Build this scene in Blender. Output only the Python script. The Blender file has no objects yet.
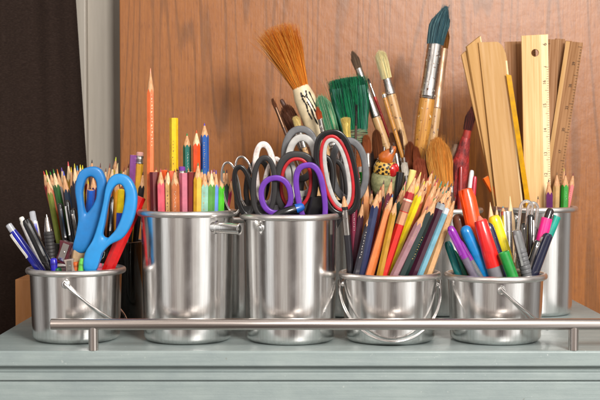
import bpy, math, random
from mathutils import Vector, Matrix
random.seed(7)
S = bpy.context.scene
COL = S.collection
U = 0.01                      # everything below is written in centimetres
F = 1200.0; PITCH = math.atan(41/F); CY = -144.0; CZ = 21.6

def W(px, py, Y):             # the point of the plane y=Y seen at a place of the photograph, in cm
    a = (px-300)/F; b = (200-py)/F
    dy = math.cos(PITCH)+b*math.sin(PITCH); dz = -math.sin(PITCH)+b*math.cos(PITCH)
    k = (Y-CY)/dy
    return Vector((a*k, Y, CZ+dz*k))
def PX(p):                    # horizontal place in the photograph of a point
    v = p-Vector((0, CY, CZ)); dep = v.y*math.cos(PITCH)-v.z*math.sin(PITCH)
    return 300+F*v.x/dep

# ------------------------------------------------------------------ materials
def lin(c):
    c = c/255.0
    return c/12.92 if c <= .04045 else ((c+.055)/1.055)**2.4
def C(r, g, b): return (lin(r), lin(g), lin(b), 1)
_m = {}
def newmat(name):
    m = bpy.data.materials.new(name); m.use_nodes = True
    nt = m.node_tree; b = nt.nodes['Principled BSDF']
    return m, nt, b
def N(nt, t, **k):
    n = nt.nodes.new(t)
    for a, v in k.items():
        if a in n.inputs.keys(): n.inputs[a].default_value = v
        else: setattr(n, a, v)
    return n
def mixcol(nt, fac, a, b, mode='MIX'):
    n = nt.nodes.new('ShaderNodeMix'); n.data_type = 'RGBA'; n.blend_type = mode
    for i, v in ((0, fac), (6, a), (7, b)):
        if hasattr(v, 'links') or hasattr(v, 'is_output'): nt.links.new(v, n.inputs[i])
        else: n.inputs[i].default_value = v
    return n.outputs[2]
def scaled(c, k): return (min(1, c[0]*k), min(1, c[1]*k), min(1, c[2]*k), 1)
def plastic(rgb, rough=.35, coat=.3, trans=0, metal=0, var=.25, bump=.08, scale=220, ior=1.46):
    key = ('p', rgb, rough, coat, trans, metal, var, bump, scale)
    if key in _m: return _m[key]
    m, nt, b = newmat('surface'); c = C(*rgb)
    tc = N(nt, 'ShaderNodeTexCoord')
    n = N(nt, 'ShaderNodeTexNoise', Scale=scale*.5, Detail=6.0)
    nt.links.new(tc.outputs['Object'], n.inputs['Vector'])
    r = N(nt, 'ShaderNodeMapRange'); nt.links.new(n.outputs['Fac'], r.inputs['Value'])
    r.inputs['From Min'].default_value = .35; r.inputs['From Max'].default_value = .7
    nt.links.new(mixcol(nt, r.outputs[0], scaled(c, 1+var*.35), scaled(c, 1-var)), b.inputs['Base Color'])
    r2 = N(nt, 'ShaderNodeMapRange'); nt.links.new(n.outputs['Fac'], r2.inputs['Value'])
    r2.inputs['To Min'].default_value = max(.03, rough*.7); r2.inputs['To Max'].default_value = min(1, rough*1.45)
    nt.links.new(r2.outputs[0], b.inputs['Roughness'])
    b.inputs['Coat Weight'].default_value = coat; b.inputs['Coat Roughness'].default_value = .12
    b.inputs['Transmission Weight'].default_value = trans; b.inputs['Metallic'].default_value = metal
    b.inputs['IOR'].default_value = ior
    n2 = N(nt, 'ShaderNodeTexNoise', Scale=scale*4.0, Detail=3.0)
    nt.links.new(tc.outputs['Object'], n2.inputs['Vector'])
    bp = N(nt, 'ShaderNodeBump', Strength=bump, Distance=.0003)
    nt.links.new(n2.outputs['Fac'], bp.inputs['Height']); nt.links.new(bp.outputs[0], b.inputs['Normal'])
    _m[key] = m
    return m
def paint(rgb): return plastic(rgb, .33, .35, var=.22)
def lead(rgb): return plastic(rgb, .6, 0, var=.35)
def streak(name, a, bcol, stretch, rough=.5, metal=0, contrast=(.35, .65), bump=.1, dist=.0002, coat=0, rr=(.8, 1.3), spec=.5, det=5.0):
    key = ('s', name, a, bcol)
    if key in _m: return _m[key]
    m, nt, b = newmat(name)
    tc = N(nt, 'ShaderNodeTexCoord'); mp = N(nt, 'ShaderNodeMapping'); mp.inputs['Scale'].default_value = stretch
    nt.links.new(tc.outputs['Object'], mp.inputs['Vector'])
    n = N(nt, 'ShaderNodeTexNoise', Scale=1.0, Detail=det, Roughness=.6); nt.links.new(mp.outputs[0], n.inputs['Vector'])
    r = N(nt, 'ShaderNodeMapRange'); nt.links.new(n.outputs['Fac'], r.inputs['Value'])
    r.inputs['From Min'].default_value = contrast[0]; r.inputs['From Max'].default_value = contrast[1]
    nt.links.new(mixcol(nt, r.outputs[0], C(*a), C(*bcol)), b.inputs['Base Color'])
    r2 = N(nt, 'ShaderNodeMapRange'); nt.links.new(r.outputs[0], r2.inputs['Value'])
    r2.inputs['To Min'].default_value = rough*rr[0]; r2.inputs['To Max'].default_value = rough*rr[1]
    nt.links.new(r2.outputs[0], b.inputs['Roughness'])
    b.inputs['Metallic'].default_value = metal; b.inputs['Coat Weight'].default_value = coat; b.inputs['Coat Roughness'].default_value = .3
    b.inputs['Specular IOR Level'].default_value = spec
    bp = N(nt, 'ShaderNodeBump', Strength=bump, Distance=dist)
    nt.links.new(n.outputs['Fac'], bp.inputs['Height']); nt.links.new(bp.outputs[0], b.inputs['Normal'])
    _m[key] = m
    return m
CONE = streak('pencil_wood', (214, 166, 122), (176, 122, 78), (900, 900, 60), .6)
CONE2 = streak('pale_pencil_wood', (232, 204, 164), (204, 168, 122), (900, 900, 60), .6)
FERRULE = streak('ferrule_metal', (212, 208, 204), (150, 144, 140), (300, 300, 40), .28, metal=1, bump=.1)
STEEL = streak('steel', (205, 203, 200), (170, 168, 166), (300, 300, 30), .2, metal=1, bump=.05)
CHROME = plastic((225, 222, 220), .12, 0, metal=1, var=.1, bump=.02)
HWOOD = streak('yellow_handle_wood', (204, 148, 66), (168, 108, 38), (500, 500, 25), .35, coat=.5)
LWOOD = streak('light_handle_wood', (206, 170, 118), (166, 122, 76), (500, 500, 25), .4, coat=.3)
DWOOD = streak('dark_handle_wood', (96, 60, 40), (50, 30, 22), (500, 500, 25), .4, coat=.4)
BLACK = plastic((22, 22, 24), .25, .4); WHITE = plastic((225, 222, 215), .4, .2)
CLEAR = plastic((235, 235, 235), .08, 0, trans=.85, var=.05, bump=.02)

def speck(m, rgb, scale, thr, loc=(0, 0, 0), soft=.03):     # splashes and stains with a shape of their own
    nt = m.node_tree; b = nt.nodes['Principled BSDF']; tc = N(nt, 'ShaderNodeTexCoord')
    mp = N(nt, 'ShaderNodeMapping'); mp.inputs['Location'].default_value = loc; nt.links.new(tc.outputs['Object'], mp.inputs['Vector'])
    n = N(nt, 'ShaderNodeTexNoise', Scale=scale, Detail=3.0, Roughness=.55); nt.links.new(mp.outputs[0], n.inputs['Vector'])
    r = N(nt, 'ShaderNodeMapRange'); nt.links.new(n.outputs['Fac'], r.inputs['Value'])
    r.inputs['From Min'].default_value = thr; r.inputs['From Max'].default_value = thr+soft
    old = b.inputs['Base Color'].links[0].from_socket
    nt.links.new(mixcol(nt, r.outputs[0], old, C(*rgb)), b.inputs['Base Color'])
    if b.inputs['Metallic'].default_value > .3:
        iv = N(nt, 'ShaderNodeMath', operation='SUBTRACT'); iv.inputs[0].default_value = b.inputs['Metallic'].default_value; nt.links.new(r.outputs[0], iv.inputs[1]); iv.use_clamp = True
        nt.links.new(iv.outputs[0], b.inputs['Metallic'])
speck(FERRULE, (96, 60, 40), 260, .64); speck(FERRULE, (190, 186, 170), 170, .66, (3, 1, 2))
speck(HWOOD, (92, 56, 30), 210, .64); speck(HWOOD, (222, 210, 180), 150, .67, (2, 4, 1)); speck(LWOOD, (110, 72, 50), 200, .63); speck(LWOOD, (60, 110, 130), 140, .67, (5, 1, 3))
def bucket_metal():
    m, nt, b = newmat('spun_aluminium')
    tc = N(nt, 'ShaderNodeTexCoord')
    def noise(sc, det=4.0, rough=.6):
        mp = N(nt, 'ShaderNodeMapping'); mp.inputs['Scale'].default_value = sc
        nt.links.new(tc.outputs['Object'], mp.inputs['Vector'])
        n = N(nt, 'ShaderNodeTexNoise', Scale=1.0, Detail=det, Roughness=rough); nt.links.new(mp.outputs[0], n.inputs['Vector'])
        return n.outputs['Fac']
    st = noise((420, 420, 9)); wide = noise((75, 75, 3)); sm = noise((30, 30, 22), 4.0, .6)
    r = N(nt, 'ShaderNodeMapRange'); nt.links.new(wide, r.inputs['Value'])
    r.inputs['From Min'].default_value = .3; r.inputs['From Max'].default_value = .7
    c1 = mixcol(nt, r.outputs[0], (.93, .93, .92, 1), (.80, .79, .78, 1))
    r4 = N(nt, 'ShaderNodeMapRange'); nt.links.new(st, r4.inputs['Value'])
    r4.inputs['From Min'].default_value = .35; r4.inputs['From Max'].default_value = .65
    c2 = mixcol(nt, r4.outputs[0], (1, 1, 1, 1), (.86, .85, .84, 1))
    nt.links.new(mixcol(nt, 1.0, c1, c2, 'MULTIPLY'), b.inputs['Base Color'])
    b.inputs['Metallic'].default_value = 1
    r2 = N(nt, 'ShaderNodeMapRange'); nt.links.new(sm, r2.inputs['Value'])
    r2.inputs['From Min'].default_value = .3; r2.inputs['From Max'].default_value = .7
    r2.inputs['To Min'].default_value = .15; r2.inputs['To Max'].default_value = .25
    nt.links.new(r2.outputs[0], b.inputs['Roughness'])
    b1 = N(nt, 'ShaderNodeBump', Strength=.15, Distance=.0001); nt.links.new(st, b1.inputs['Height'])
    b2 = N(nt, 'ShaderNodeBump', Strength=.12, Distance=.001); nt.links.new(wide, b2.inputs['Height'])
    nt.links.new(b1.outputs[0], b2.inputs['Normal'])
    nt.links.new(b2.outputs[0], b.inputs['Normal'])
    return m
METAL = bucket_metal()
RIM = streak('rolled_rim_metal', (236, 232, 228), (206, 200, 196), (60, 60, 200), .36, metal=1, bump=.1)

def wood_board_mat():
    m, nt, b = newmat('varnished_wood')
    L = nt.links.new
    tc = N(nt, 'ShaderNodeTexCoord')
    def mapped(sc, loc=(0, 0, 0)):
        mp = N(nt, 'ShaderNodeMapping'); mp.inputs['Scale'].default_value = sc; mp.inputs['Location'].default_value = loc
        L(tc.outputs['Object'], mp.inputs['Vector']); return mp.outputs[0]
    big = N(nt, 'ShaderNodeTexNoise', Scale=1.0, Detail=2.5, Roughness=.45, Distortion=.08); L(mapped((9, 1, .55), (.6, 0, .1)), big.inputs['Vector'])
    mu = N(nt, 'ShaderNodeMath', operation='MULTIPLY'); L(big.outputs['Fac'], mu.inputs[0]); mu.inputs[1].default_value = 120
    si = N(nt, 'ShaderNodeMath', operation='SINE'); L(mu.outputs[0], si.inputs[0])
    r = N(nt, 'ShaderNodeMapRange'); L(si.outputs[0], r.inputs['Value']); r.inputs['From Min'].default_value = .55; r.inputs['From Max'].default_value = 1.0
    fine = N(nt, 'ShaderNodeTexNoise', Scale=1.0, Detail=6.0, Roughness=.7); L(mapped((420, 1, 11)), fine.inputs['Vector'])
    rf = N(nt, 'ShaderNodeMapRange'); L(fine.outputs['Fac'], rf.inputs['Value']); rf.inputs['From Min'].default_value = .38; rf.inputs['From Max'].default_value = .62
    pore = N(nt, 'ShaderNodeTexNoise', Scale=1.0, Detail=2.0, Roughness=.5); L(mapped((1300, 1, 60)), pore.inputs['Vector'])
    rp = N(nt, 'ShaderNodeMapRange'); L(pore.outputs['Fac'], rp.inputs['Value']); rp.inputs['From Min'].default_value = .58; rp.inputs['From Max'].default_value = .68
    mid = N(nt, 'ShaderNodeTexNoise', Scale=1.0, Detail=3.0); L(mapped((28, 1, 1.2)), mid.inputs['Vector'])
    c = mixcol(nt, rf.outputs[0], C(172, 106, 37), C(128, 72, 25))
    c = mixcol(nt, mid.outputs['Fac'], c, C(156, 92, 32))
    f2 = N(nt, 'ShaderNodeMath', operation='MULTIPLY'); L(r.outputs[0], f2.inputs[0]); f2.inputs[1].default_value = .45
    c = mixcol(nt, f2.outputs[0], c, C(88, 52, 16))
    f3 = N(nt, 'ShaderNodeMath', operation='MULTIPLY'); L(rp.outputs[0], f3.inputs[0]); f3.inputs[1].default_value = .6
    c = mixcol(nt, f3.outputs[0], c, C(96, 50, 20))
    L(c, b.inputs['Base Color'])
    b.inputs['Roughness'].default_value = .42
    b.inputs['Coat Weight'].default_value = .6; b.inputs['Coat Roughness'].default_value = .36; b.inputs['Specular IOR Level'].default_value = .3
    bp = N(nt, 'ShaderNodeBump', Strength=.35, Distance=.0006); L(fine.outputs['Fac'], bp.inputs['Height'])
    lump = N(nt, 'ShaderNodeTexNoise', Scale=1.0, Detail=3.0); L(mapped((70, 1, 55)), lump.inputs['Vector'])
    bp2 = N(nt, 'ShaderNodeBump', Strength=.4, Distance=.0012); L(lump.outputs['Fac'], bp2.inputs['Height']); L(bp.outputs[0], bp2.inputs['Normal'])
    L(bp2.outputs[0], b.inputs['Normal']); L(bp2.outputs[0], b.inputs['Coat Normal'])
    return m
def cabinet_mat():
    m, nt, b = newmat('worn_grey_green_paint')
    L = nt.links.new; tc = N(nt, 'ShaderNodeTexCoord')
    def nz(sc, det=5.0, rough=.6):
        mp = N(nt, 'ShaderNodeMapping'); mp.inputs['Scale'].default_value = sc; L(tc.outputs['Object'], mp.inputs['Vector'])
        n = N(nt, 'ShaderNodeTexNoise', Scale=1.0, Detail=det, Roughness=rough); L(mp.outputs[0], n.inputs['Vector']); return n.outputs['Fac']
    brush = nz((8, 160, 260)); blot = nz((22, 30, 30), 7.0, .65); spot = nz((170, 170, 170), 3.0)
    r1 = N(nt, 'ShaderNodeMapRange'); L(brush, r1.inputs['Value']); r1.inputs['From Min'].default_value = .35; r1.inputs['From Max'].default_value = .65
    r2 = N(nt, 'ShaderNodeMapRange'); L(blot, r2.inputs['Value']); r2.inputs['From Min'].default_value = .35; r2.inputs['From Max'].default_value = .68
    r3 = N(nt, 'ShaderNodeMapRange'); L(spot, r3.inputs['Value']); r3.inputs['From Min'].default_value = .68; r3.inputs['From Max'].default_value = .74
    c = mixcol(nt, r1.outputs[0], C(151, 162, 160), C(137, 149, 147))
    f = N(nt, 'ShaderNodeMath', operation='MULTIPLY'); L(r2.outputs[0], f.inputs[0]); f.inputs[1].default_value = .6
    c = mixcol(nt, f.outputs[0], c, C(124, 136, 137))
    f = N(nt, 'ShaderNodeMath', operation='MULTIPLY'); L(r3.outputs[0], f.inputs[0]); f.inputs[1].default_value = .35
    c = mixcol(nt, f.outputs[0], c, C(190, 194, 190))
    L(c, b.inputs['Base Color'])
    r5 = N(nt, 'ShaderNodeMapRange'); L(blot, r5.inputs['Value']); r5.inputs['To Min'].default_value = .3; r5.inputs['To Max'].default_value = .6
    L(r5.outputs[0], b.inputs['Roughness'])
    bp = N(nt, 'ShaderNodeBump', Strength=.35, Distance=.0006); L(brush, bp.inputs['Height'])
    bp2 = N(nt, 'ShaderNodeBump', Strength=.5, Distance=.0015); L(blot, bp2.inputs['Height']); L(bp.outputs[0], bp2.inputs['Normal']); L(bp2.outputs[0], b.inputs['Normal'])
    speck(m, (122, 126, 120), 80, .735, (1, 2, 3), .05); speck(m, (196, 202, 200), 130, .73, (4, 2, 3), .05)
    return m

# ------------------------------------------------------------------ mesh building
class MB:
    def __init__(s): s.v = []; s.f = []; s.mi = []; s.cur = 0
    def add(s, vs, fs):
        o = len(s.v); s.v += [Vector(v) for v in vs]
        for f in fs: s.f.append([o+i for i in f]); s.mi.append(s.cur)
        return s
    def rings(s, rs, closed=False, cap0=True, cap1=True):
        n = len(rs[0]); vs = [p for r in rs for p in r]; fs = []
        m = len(rs)
        for i in range(m if closed else m-1):
            j = (i+1) % m
            for k in range(n): fs.append((i*n+k, i*n+(k+1) % n, j*n+(k+1) % n, j*n+k))
        if not closed:
            if cap0: fs.append(tuple(range(n))[::-1])
            if cap1: fs.append(tuple((m-1)*n+k for k in range(n)))
        return s.add(vs, fs)
    def lathe(s, prof, n=24, M=None, cap0=True, cap1=True, sx=1, sy=1):   # prof: (z, r)
        M = M or Matrix()
        rs = [[M @ Vector((r*math.cos(2*math.pi*k/n)*sx, r*math.sin(2*math.pi*k/n)*sy, z)) for k in range(n)] for z, r in prof]
        return s.rings(rs, cap0=cap0, cap1=cap1)
    def tube(s, pts, rad, n=8, closed=False):
        pts = [Vector(p) for p in pts]; m = len(pts); rs = []
        up = None
        for i, p in enumerate(pts):
            a = pts[(i-1) % m] if (closed or i) else p; b = pts[(i+1) % m] if (closed or i < m-1) else p
            t = (b-a).normalized()
            if up is None: up = t.orthogonal().normalized()
            up = (up-t*up.dot(t)).normalized(); w = t.cross(up)
            r = rad[i] if isinstance(rad, (list, tuple)) else rad
            rs.append([p+(up*math.cos(2*math.pi*k/n)+w*math.sin(2*math.pi*k/n))*r for k in range(n)])
        return s.rings(rs, closed=closed)
    def box(s, x0, x1, y0, y1, z0, z1, M=None):
        M = M or Matrix()
        vs = [M @ Vector((x, y, z)) for z in (z0, z1) for x, y in ((x0, y0), (x1, y0), (x1, y1), (x0, y1))]
        return s.add(vs, [(3, 2, 1, 0), (4, 5, 6, 7), (0, 1, 5, 4), (1, 2, 6, 5), (2, 3, 7, 6), (3, 0, 4, 7)])
    def build(s, name, mat, parent=None, smooth=True, bevel=0, sub=0, angle=40):
        me = bpy.data.meshes.new(name); me.from_pydata([v*U for v in s.v], [], s.f); me.update()
        for m in (mat if isinstance(mat, (list, tuple)) else [mat]): me.materials.append(m)
        me.polygons.foreach_set('material_index', s.mi)
        if smooth:
            me.polygons.foreach_set('use_smooth', [True]*len(s.f))
            me.set_sharp_from_angle(angle=math.radians(angle))
        o = bpy.data.objects.new(name, me); COL.objects.link(o)
        if parent: o.parent = parent
        if bevel:
            b = o.modifiers.new('bevel', 'BEVEL'); b.width = bevel*U; b.segments = 3; b.limit_method = 'ANGLE'; b.angle_limit = math.radians(35)
            b.harden_normals = False
        if sub: u = o.modifiers.new('sub', 'SUBSURF'); u.levels = sub; u.render_levels = sub
        return o
def from_curve(name, splines, extrude, bevel, mat, parent, M=None, text=None, size=1, align='CENTER'):
    if text is None:
        cu = bpy.data.curves.new('c', 'CURVE'); cu.dimensions = '2D'; cu.fill_mode = 'BOTH'
        for pts in splines:
            sp = cu.splines.new('POLY'); sp.points.add(len(pts)-1); sp.use_cyclic_u = True
            for i, (x, y) in enumerate(pts): sp.points[i].co = (x*U, y*U, 0, 1)
    else:
        cu = bpy.data.curves.new('t', 'FONT'); cu.body = text; cu.size = size*U; cu.align_x = align; cu.align_y = 'CENTER'
    cu.extrude = extrude*U; cu.bevel_depth = bevel*U; cu.bevel_resolution = 2
    t = bpy.data.objects.new('t', cu); COL.objects.link(t)
    dg = bpy.context.evaluated_depsgraph_get()
    me = bpy.data.meshes.new_from_object(t.evaluated_get(dg)); bpy.data.objects.remove(t)
    me.name = name
    me.materials.clear(); me.materials.append(mat)
    if M:
        M2 = M.copy(); M2.translation = M.translation*U; me.transform(M2)
    o = bpy.data.objects.new(name, me); COL.objects.link(o); o.parent = parent
    return o
def tag(o, label=None, cat=None, group=None, kind=None):
    for k, v in (('label', label), ('category', cat), ('group', group), ('kind', kind)):
        if v: o[k] = v
    return o
def thing(name, label, cat, M, group=None):
    o = bpy.data.objects.new(name, None); COL.objects.link(o); o.empty_display_size = .01
    M2 = M.copy(); M2.translation = M.translation*U; o.matrix_world = M2
    return tag(o, label, cat, group)

# ------------------------------------------------------------------ the buckets
class Bk: pass
BK = {}
def bdef(k, px, cy, r, H, X=None, lip=.5):
    b = Bk(); b.x = X if X is not None else (px-300)/F*(cy-CY); b.y = cy; b.r = r; b.H = H; b.lip = lip; BK[k] = b
    return b
bdef('small_left', 75.5, -.2, 5.42, 8.65)
bdef('tall_left', 187.5, -.5, 5.5, 15.55)
bdef('tall_mid', 290.5, -.9, 5.55, 15.2)
bdef('small_mid', 390, -.9, 5.6, 8.2)
bdef('small_right', 496, -.9, 5.6, 8.05)
bdef('tall_right', 0, 24, 5.5, 15.0, X=32.8)
bdef('back_right', 0, 24, 5.5, 14.8, X=19.6)
bdef('back_mid', 0, 23, 5.5, 14.8, X=6.9)
bdef('jar', 0, 12, 6.4, 11.0, X=-26.9)
bdef('back_left', 0, 14, 5.5, 14.2, X=-7.6)

def make_bucket(k, label, detail, wear=0):
    b = BK[k]
    t = thing('metal_bucket', label, 'bucket', Matrix.Translation((b.x, b.y, 0)) @ Matrix.Rotation(random.uniform(-.4, .4), 4, 'Z'), 'brushed metal buckets along the rail')
    t.rotation_euler.z = 0
    mb = MB(); r = b.r; H = b.H; th = .09
    prof = [(.12, 0.001), (.12, r-.8), (0.02, r-.65)]
    for i in range(8):
        a = math.pi/2*i/7; prof.append((.65-.65*math.cos(a)+.02, r-.65+.65*math.sin(a)))
    for i in range(1, 6): prof.append((.67+(H-1.05)*i/5, r+.04*i/5))
    prof = [(z, max(.001, q-.25*(1-min(1, z/(H-.5))))) for z, q in prof]
    inner = [(z+.1, max(.001, q-th)) for z, q in prof[::-1] if z > .05]
    prof[-1] = (H-.32, r+.05)
    mb.lathe(prof, 96, cap0=True, cap1=False)
    mb2 = [(H-.1, r-.06), (H-.5, r-.08)] + [(z, q) for z, q in inner if z < H-.6]
    mb.lathe(mb2[::-1][::-1], 64, cap0=False, cap1=False)
    mb.build('body', METAL, t, angle=50)
    rm = MB(); L = b.lip; n = 96; rs = []
    for j in range(14):
        a = 2*math.pi*j/14
        rs.append([Vector(((r+.2+.34*math.cos(a))*math.cos(2*math.pi*q/n), (r+.2+.34*math.cos(a))*math.sin(2*math.pi*q/n), H-.36+.38*math.sin(a))) for q in range(n)])
    rm.rings(rs, closed=True); rm.build('rim', RIM, t)
    def ear(ang, z, parent=t):
        M = Matrix.Rotation(ang, 4, 'Z') @ Matrix.Translation((r+.02, 0, z)) @ Matrix.Rotation(math.pi/2, 4, 'Y')
        e = MB(); e.lathe([(-.05, .52), (.06, .5), (.13, .42), (.15, .3), (.3, .27), (.38, .2), (.4, .02)], 24, M); return e.build('ear', METAL, parent)
    if detail == 'peg':
        ear(math.radians(-100)+math.pi, H-2, t)
        ang = math.radians(-50)
        M = Matrix.Translation(((r-.35)*math.cos(ang), (r-.35)*math.sin(ang), H-1.85)) @ Matrix.Rotation(math.radians(-24), 4, 'Z') @ Matrix.Rotation(math.radians(93), 4, 'Y')
        e = MB(); e.lathe([(0, .8), (.5, .8), (.6, .66), (3.3, .66), (3.4, .7), (3.5, .7), (3.54, .62), (3.5, .46), (2.4, .42), (2.3, .01)], 32, M, cap1=True); e.build('peg', METAL, t)
    elif detail == 'rivet': ear(math.radians(-128), H-1.5)
    elif detail and detail.startswith('bail'):
        ear0 = {'bail_right': -92, 'bail_front': 180, 'bail_left': -108}[detail]
        zc = H-1.55; a0 = math.radians(ear0)
        ear(a0, zc); ear(a0+math.pi, zc)
        drop = {'bail_right': 5.2, 'bail_front': 6.0, 'bail_left': 4.0}[detail]
        pts = []; R = r+.42
        ht = MB()
        for i in range(49):
            a = a0+math.pi*i/48; f = math.sin(math.pi*i/48)
            extra = {'bail_right': .1, 'bail_front': .12, 'bail_left': .9}[detail]*f
            pts.append(Vector(((R+extra)*math.cos(a), (R+extra)*math.sin(a), zc-drop*f)))
        # hooked ends round the ears
        def hook(p, nxt):
            d = (nxt-p); d.normalize(); up = Vector((0, 0, 1))
            return [p-d*.1+up*.1+(nxt-p)*0, p+up*.36-d*.05, p+up*.3+d*.42]
        e1 = hook(pts[0], pts[3]); e2 = hook(pts[-1], pts[-4])
        ht.tube(e1[::-1][:0]+[e1[2], e1[1], e1[0]]+pts+[e2[0], e2[1], e2[2]], .18, 10)
        ht.build('bail_handle', CHROME, t)
    return t
make_bucket('small_left', 'small metal bucket at left, holding blue scissors and blue pens', 'bail_right')
make_bucket('tall_left', 'tall metal bucket with side peg, packed with upright coloured pencils', 'peg')
make_bucket('tall_mid', 'tall metal bucket in the middle, filled with scissors', 'rivet')
make_bucket('small_mid', 'small metal bucket with slanting coloured pencils and its wire handle hanging in front', 'bail_front')
make_bucket('small_right', 'small metal bucket at right, filled with markers and pens', 'bail_right')
make_bucket('tall_right', 'tall metal bucket behind at far right, holding the wooden rulers', 'rivet')
make_bucket('back_right', 'metal bucket behind the slanting pencils, holding the big teal brush', None)
make_bucket('back_mid', 'metal bucket hidden behind the scissors, holding the green and orange brushes', None)
make_bucket('back_left', 'metal bucket glimpsed in the gap between the two tall front buckets', None)
# dark glass jar
b = BK['jar']; jt = thing('glass_jar', 'dark glass jar crammed with pencils behind the left small bucket', 'jar', Matrix.Translation((b.x, b.y, 0)))
jm = MB(); r = b.r; jm.lathe([(0, .001), (0, r-.5), (.15, r-.15), (.6, r), (b.H-.5, r), (b.H-.1, r+.08), (b.H, r), (b.H-.1, r-.2), (.8, r-.3), (.5, r-.6), (.5, .001)], 64)
jm.build('glass', plastic((70, 62, 52), .06, 0, trans=.9, var=.1, bump=.02), jt)

# ------------------------------------------------------------------ placing a stick in a bucket
def frame(B, T, roll=0):
    z = (T-B).normalized(); y = Vector((0, 1, 0)); y = (y-z*y.dot(z)).normalized(); x = y.cross(z)
    M = Matrix((x, y, z)).transposed().to_4x4(); M.translation = B
    return M @ Matrix.Rotation(roll, 4, 'Z')
def stick(bk, tx, ty, rx, d, dy=0.0, rad=.35, maxlen=24, roll=0):
    b = BK[bk]; ri = b.r-.32-rad; Y = b.y+d*ri*.9
    for _ in range(4):
        p = W(rx, 200, Y); dep = Y-CY
        X = (rx-300)/F*(dep*math.cos(PITCH)+(CZ-b.H)*math.sin(PITCH))
        dx = max(-ri*.97, min(ri*.97, X-b.x)); half = math.sqrt(max(0, ri*ri-dx*dx)); Y = b.y+d*half
    Rm = Vector((b.x+dx, Y, b.H)); T = W(tx, ty, Y+dy); u = (Rm-T).normalized()
    p = Rm.copy(); ztop = 1.25
    while p.z > ztop and (p-T).length < maxlen:
        q = p+u*.1
        if math.hypot(q.x-b.x, q.y-b.y) > ri: break
        p = q
    return frame(p, T, roll), (T-p).length, (Y-CY+dy)/F       # matrix, length, cm per pixel at the tip

# ------------------------------------------------------------------ pencils
def marks(t, L, s0, s1, n, rgb, w=.8, ang=0, sz=.28):   # small foil stamping along a barrel, too small to read
    mb = MB()
    M = Matrix.Rotation(ang, 4, 'Z'); s = s0
    for i in range(n):
        z = L-s0-(s1-s0)*i/n; h = (s1-s0)/n*random.uniform(.35, .7); x = random.uniform(-.06, .06); q = sz*random.uniform(.3, .6)
        mb.box(x-q/2, x+q/2, -w/2-.02, -w/2+.06, z-h*.2, z+h*.1, M)
        if i % 2: mb.box(x-q/2, x-q/2+.05, -w/2-.02, -w/2+.06, z-h*.7, z-h*.2, M)
    mb.build('foil_stamp', paint(rgb), t, smooth=False)

def pencil(bk, tx, ty, rx, d, rgb, label, lc=None, w=.8, cone=1.9, style='sharp', dy=0, bands=(), hexa=True, wood=None, roll=None, group=None, body=None, cat='pencil', maxlen=19):
    roll = random.uniform(0, 1) if roll is None else roll
    if bk == 'small_mid': w *= .9
    M, L, k = stick(bk, tx, ty, rx, d, dy, w/2, maxlen, roll)
    t = thing('pencil' if lc != 'graphite' else 'pencil', label, cat, M, group)
    if lc == 'graphite': lc = (52, 50, 52)
    lc = lc or rgb; wood = wood or CONE; n = 24; R = w/2
    def rad(th):
        if not hexa: return R*.97
        a = (th % (math.pi/3))-math.pi/6; return R*.94/math.cos(a)
    ths = [2*math.pi*i/n for i in range(n)]; m = body or paint(rgb)
    if style == 'sharp':
        k2 = R*.97/cone; lr = min(.1, R*.26); lz = lr/k2
        zt = L
        rs0 = [Vector((rad(t_)*math.cos(t_), rad(t_)*math.sin(t_), 0)) for t_ in ths]
        rs1 = [Vector((rad(t_)*math.cos(t_), rad(t_)*math.sin(t_), zt-rad(t_)/k2+random.uniform(-.03, .03)-(.06 if hexa else 0)*math.cos(6*t_))) for t_ in ths]
        mb = MB(); mb.rings([rs0, rs1], cap1=False); mb.build('barrel', m, t, angle=25)
        mb = MB(); ring = [Vector((lr*math.cos(t_), lr*math.sin(t_), zt-lz)) for t_ in ths]
        mb.rings([[v*1 for v in rs1], ring], cap0=False, cap1=False); mb.build('wood_cone', wood, t)
        mb = MB(); mb.lathe([(zt-lz, lr*1.0), (zt-.05, .035), (zt, .012)], 10, cap0=False); mb.build('lead', lead(lc), t)
    else:
        mb = MB(); ztop = L-(1.5 if style == 'eraser' else 0)
        rs = [[Vector((rad(t_)*q*math.cos(t_), rad(t_)*q*math.sin(t_), z)) for t_ in ths] for z, q in ((0, 1), (ztop-.03, 1), (ztop, .96))]
        mb.rings(rs); mb.build('barrel', m, t, angle=25)
        if style == 'eraser':
            mb = MB(); pr = [(ztop-.05, R*1.0), (ztop+.0, R*1.05)]
            for i in range(5): pr += [(ztop+.1+i*.12, R*1.06), (ztop+.16+i*.12, R*.98)]
            pr += [(ztop+1.0, R*1.05), (ztop+1.02, R*.9)]
            mb.lathe(pr, 24); mb.build('ferrule', FERRULE, t)
            mb = MB(); mb.lathe([(ztop+1.0, R*.92), (ztop+1.4, R*.92), (ztop+1.5, R*.7)], 20); mb.build('eraser', plastic(lc, .8, 0), t)
        elif style == 'flat':
            mb = MB(); mb.lathe([(L-.01, R*.8), (L+.012, R*.78)], 20); mb.lathe([(L+.0, .12), (L+.03, .11)], 10)
            mb.build('end_grain', wood, t)
    for (s0, s1, c) in bands:
        mb = MB(); rs = [[Vector((rad(t_)*1.03*math.cos(t_), rad(t_)*1.03*math.sin(t_), z)) for t_ in ths] for z in (L-s1, L-s0)]
        mb.rings(rs); mb.build('printed_band', paint(c) if c != 'foil' else FERRULE, t, angle=25)
    if not bands and bk != 'jar' and rgb[0] != 232 and random.random() < .45:
        lum = sum(rgb)/3; marks(t, L, cone+.9, cone+random.uniform(2.2, 4.5), random.randrange(7, 13), random.choice([(214, 180, 110), (225, 220, 210)]) if lum < 130 else random.choice([(70, 60, 60), (196, 160, 90)]), w*.97, -roll+random.uniform(-.25, .25), .2)
    return t, L
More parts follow.
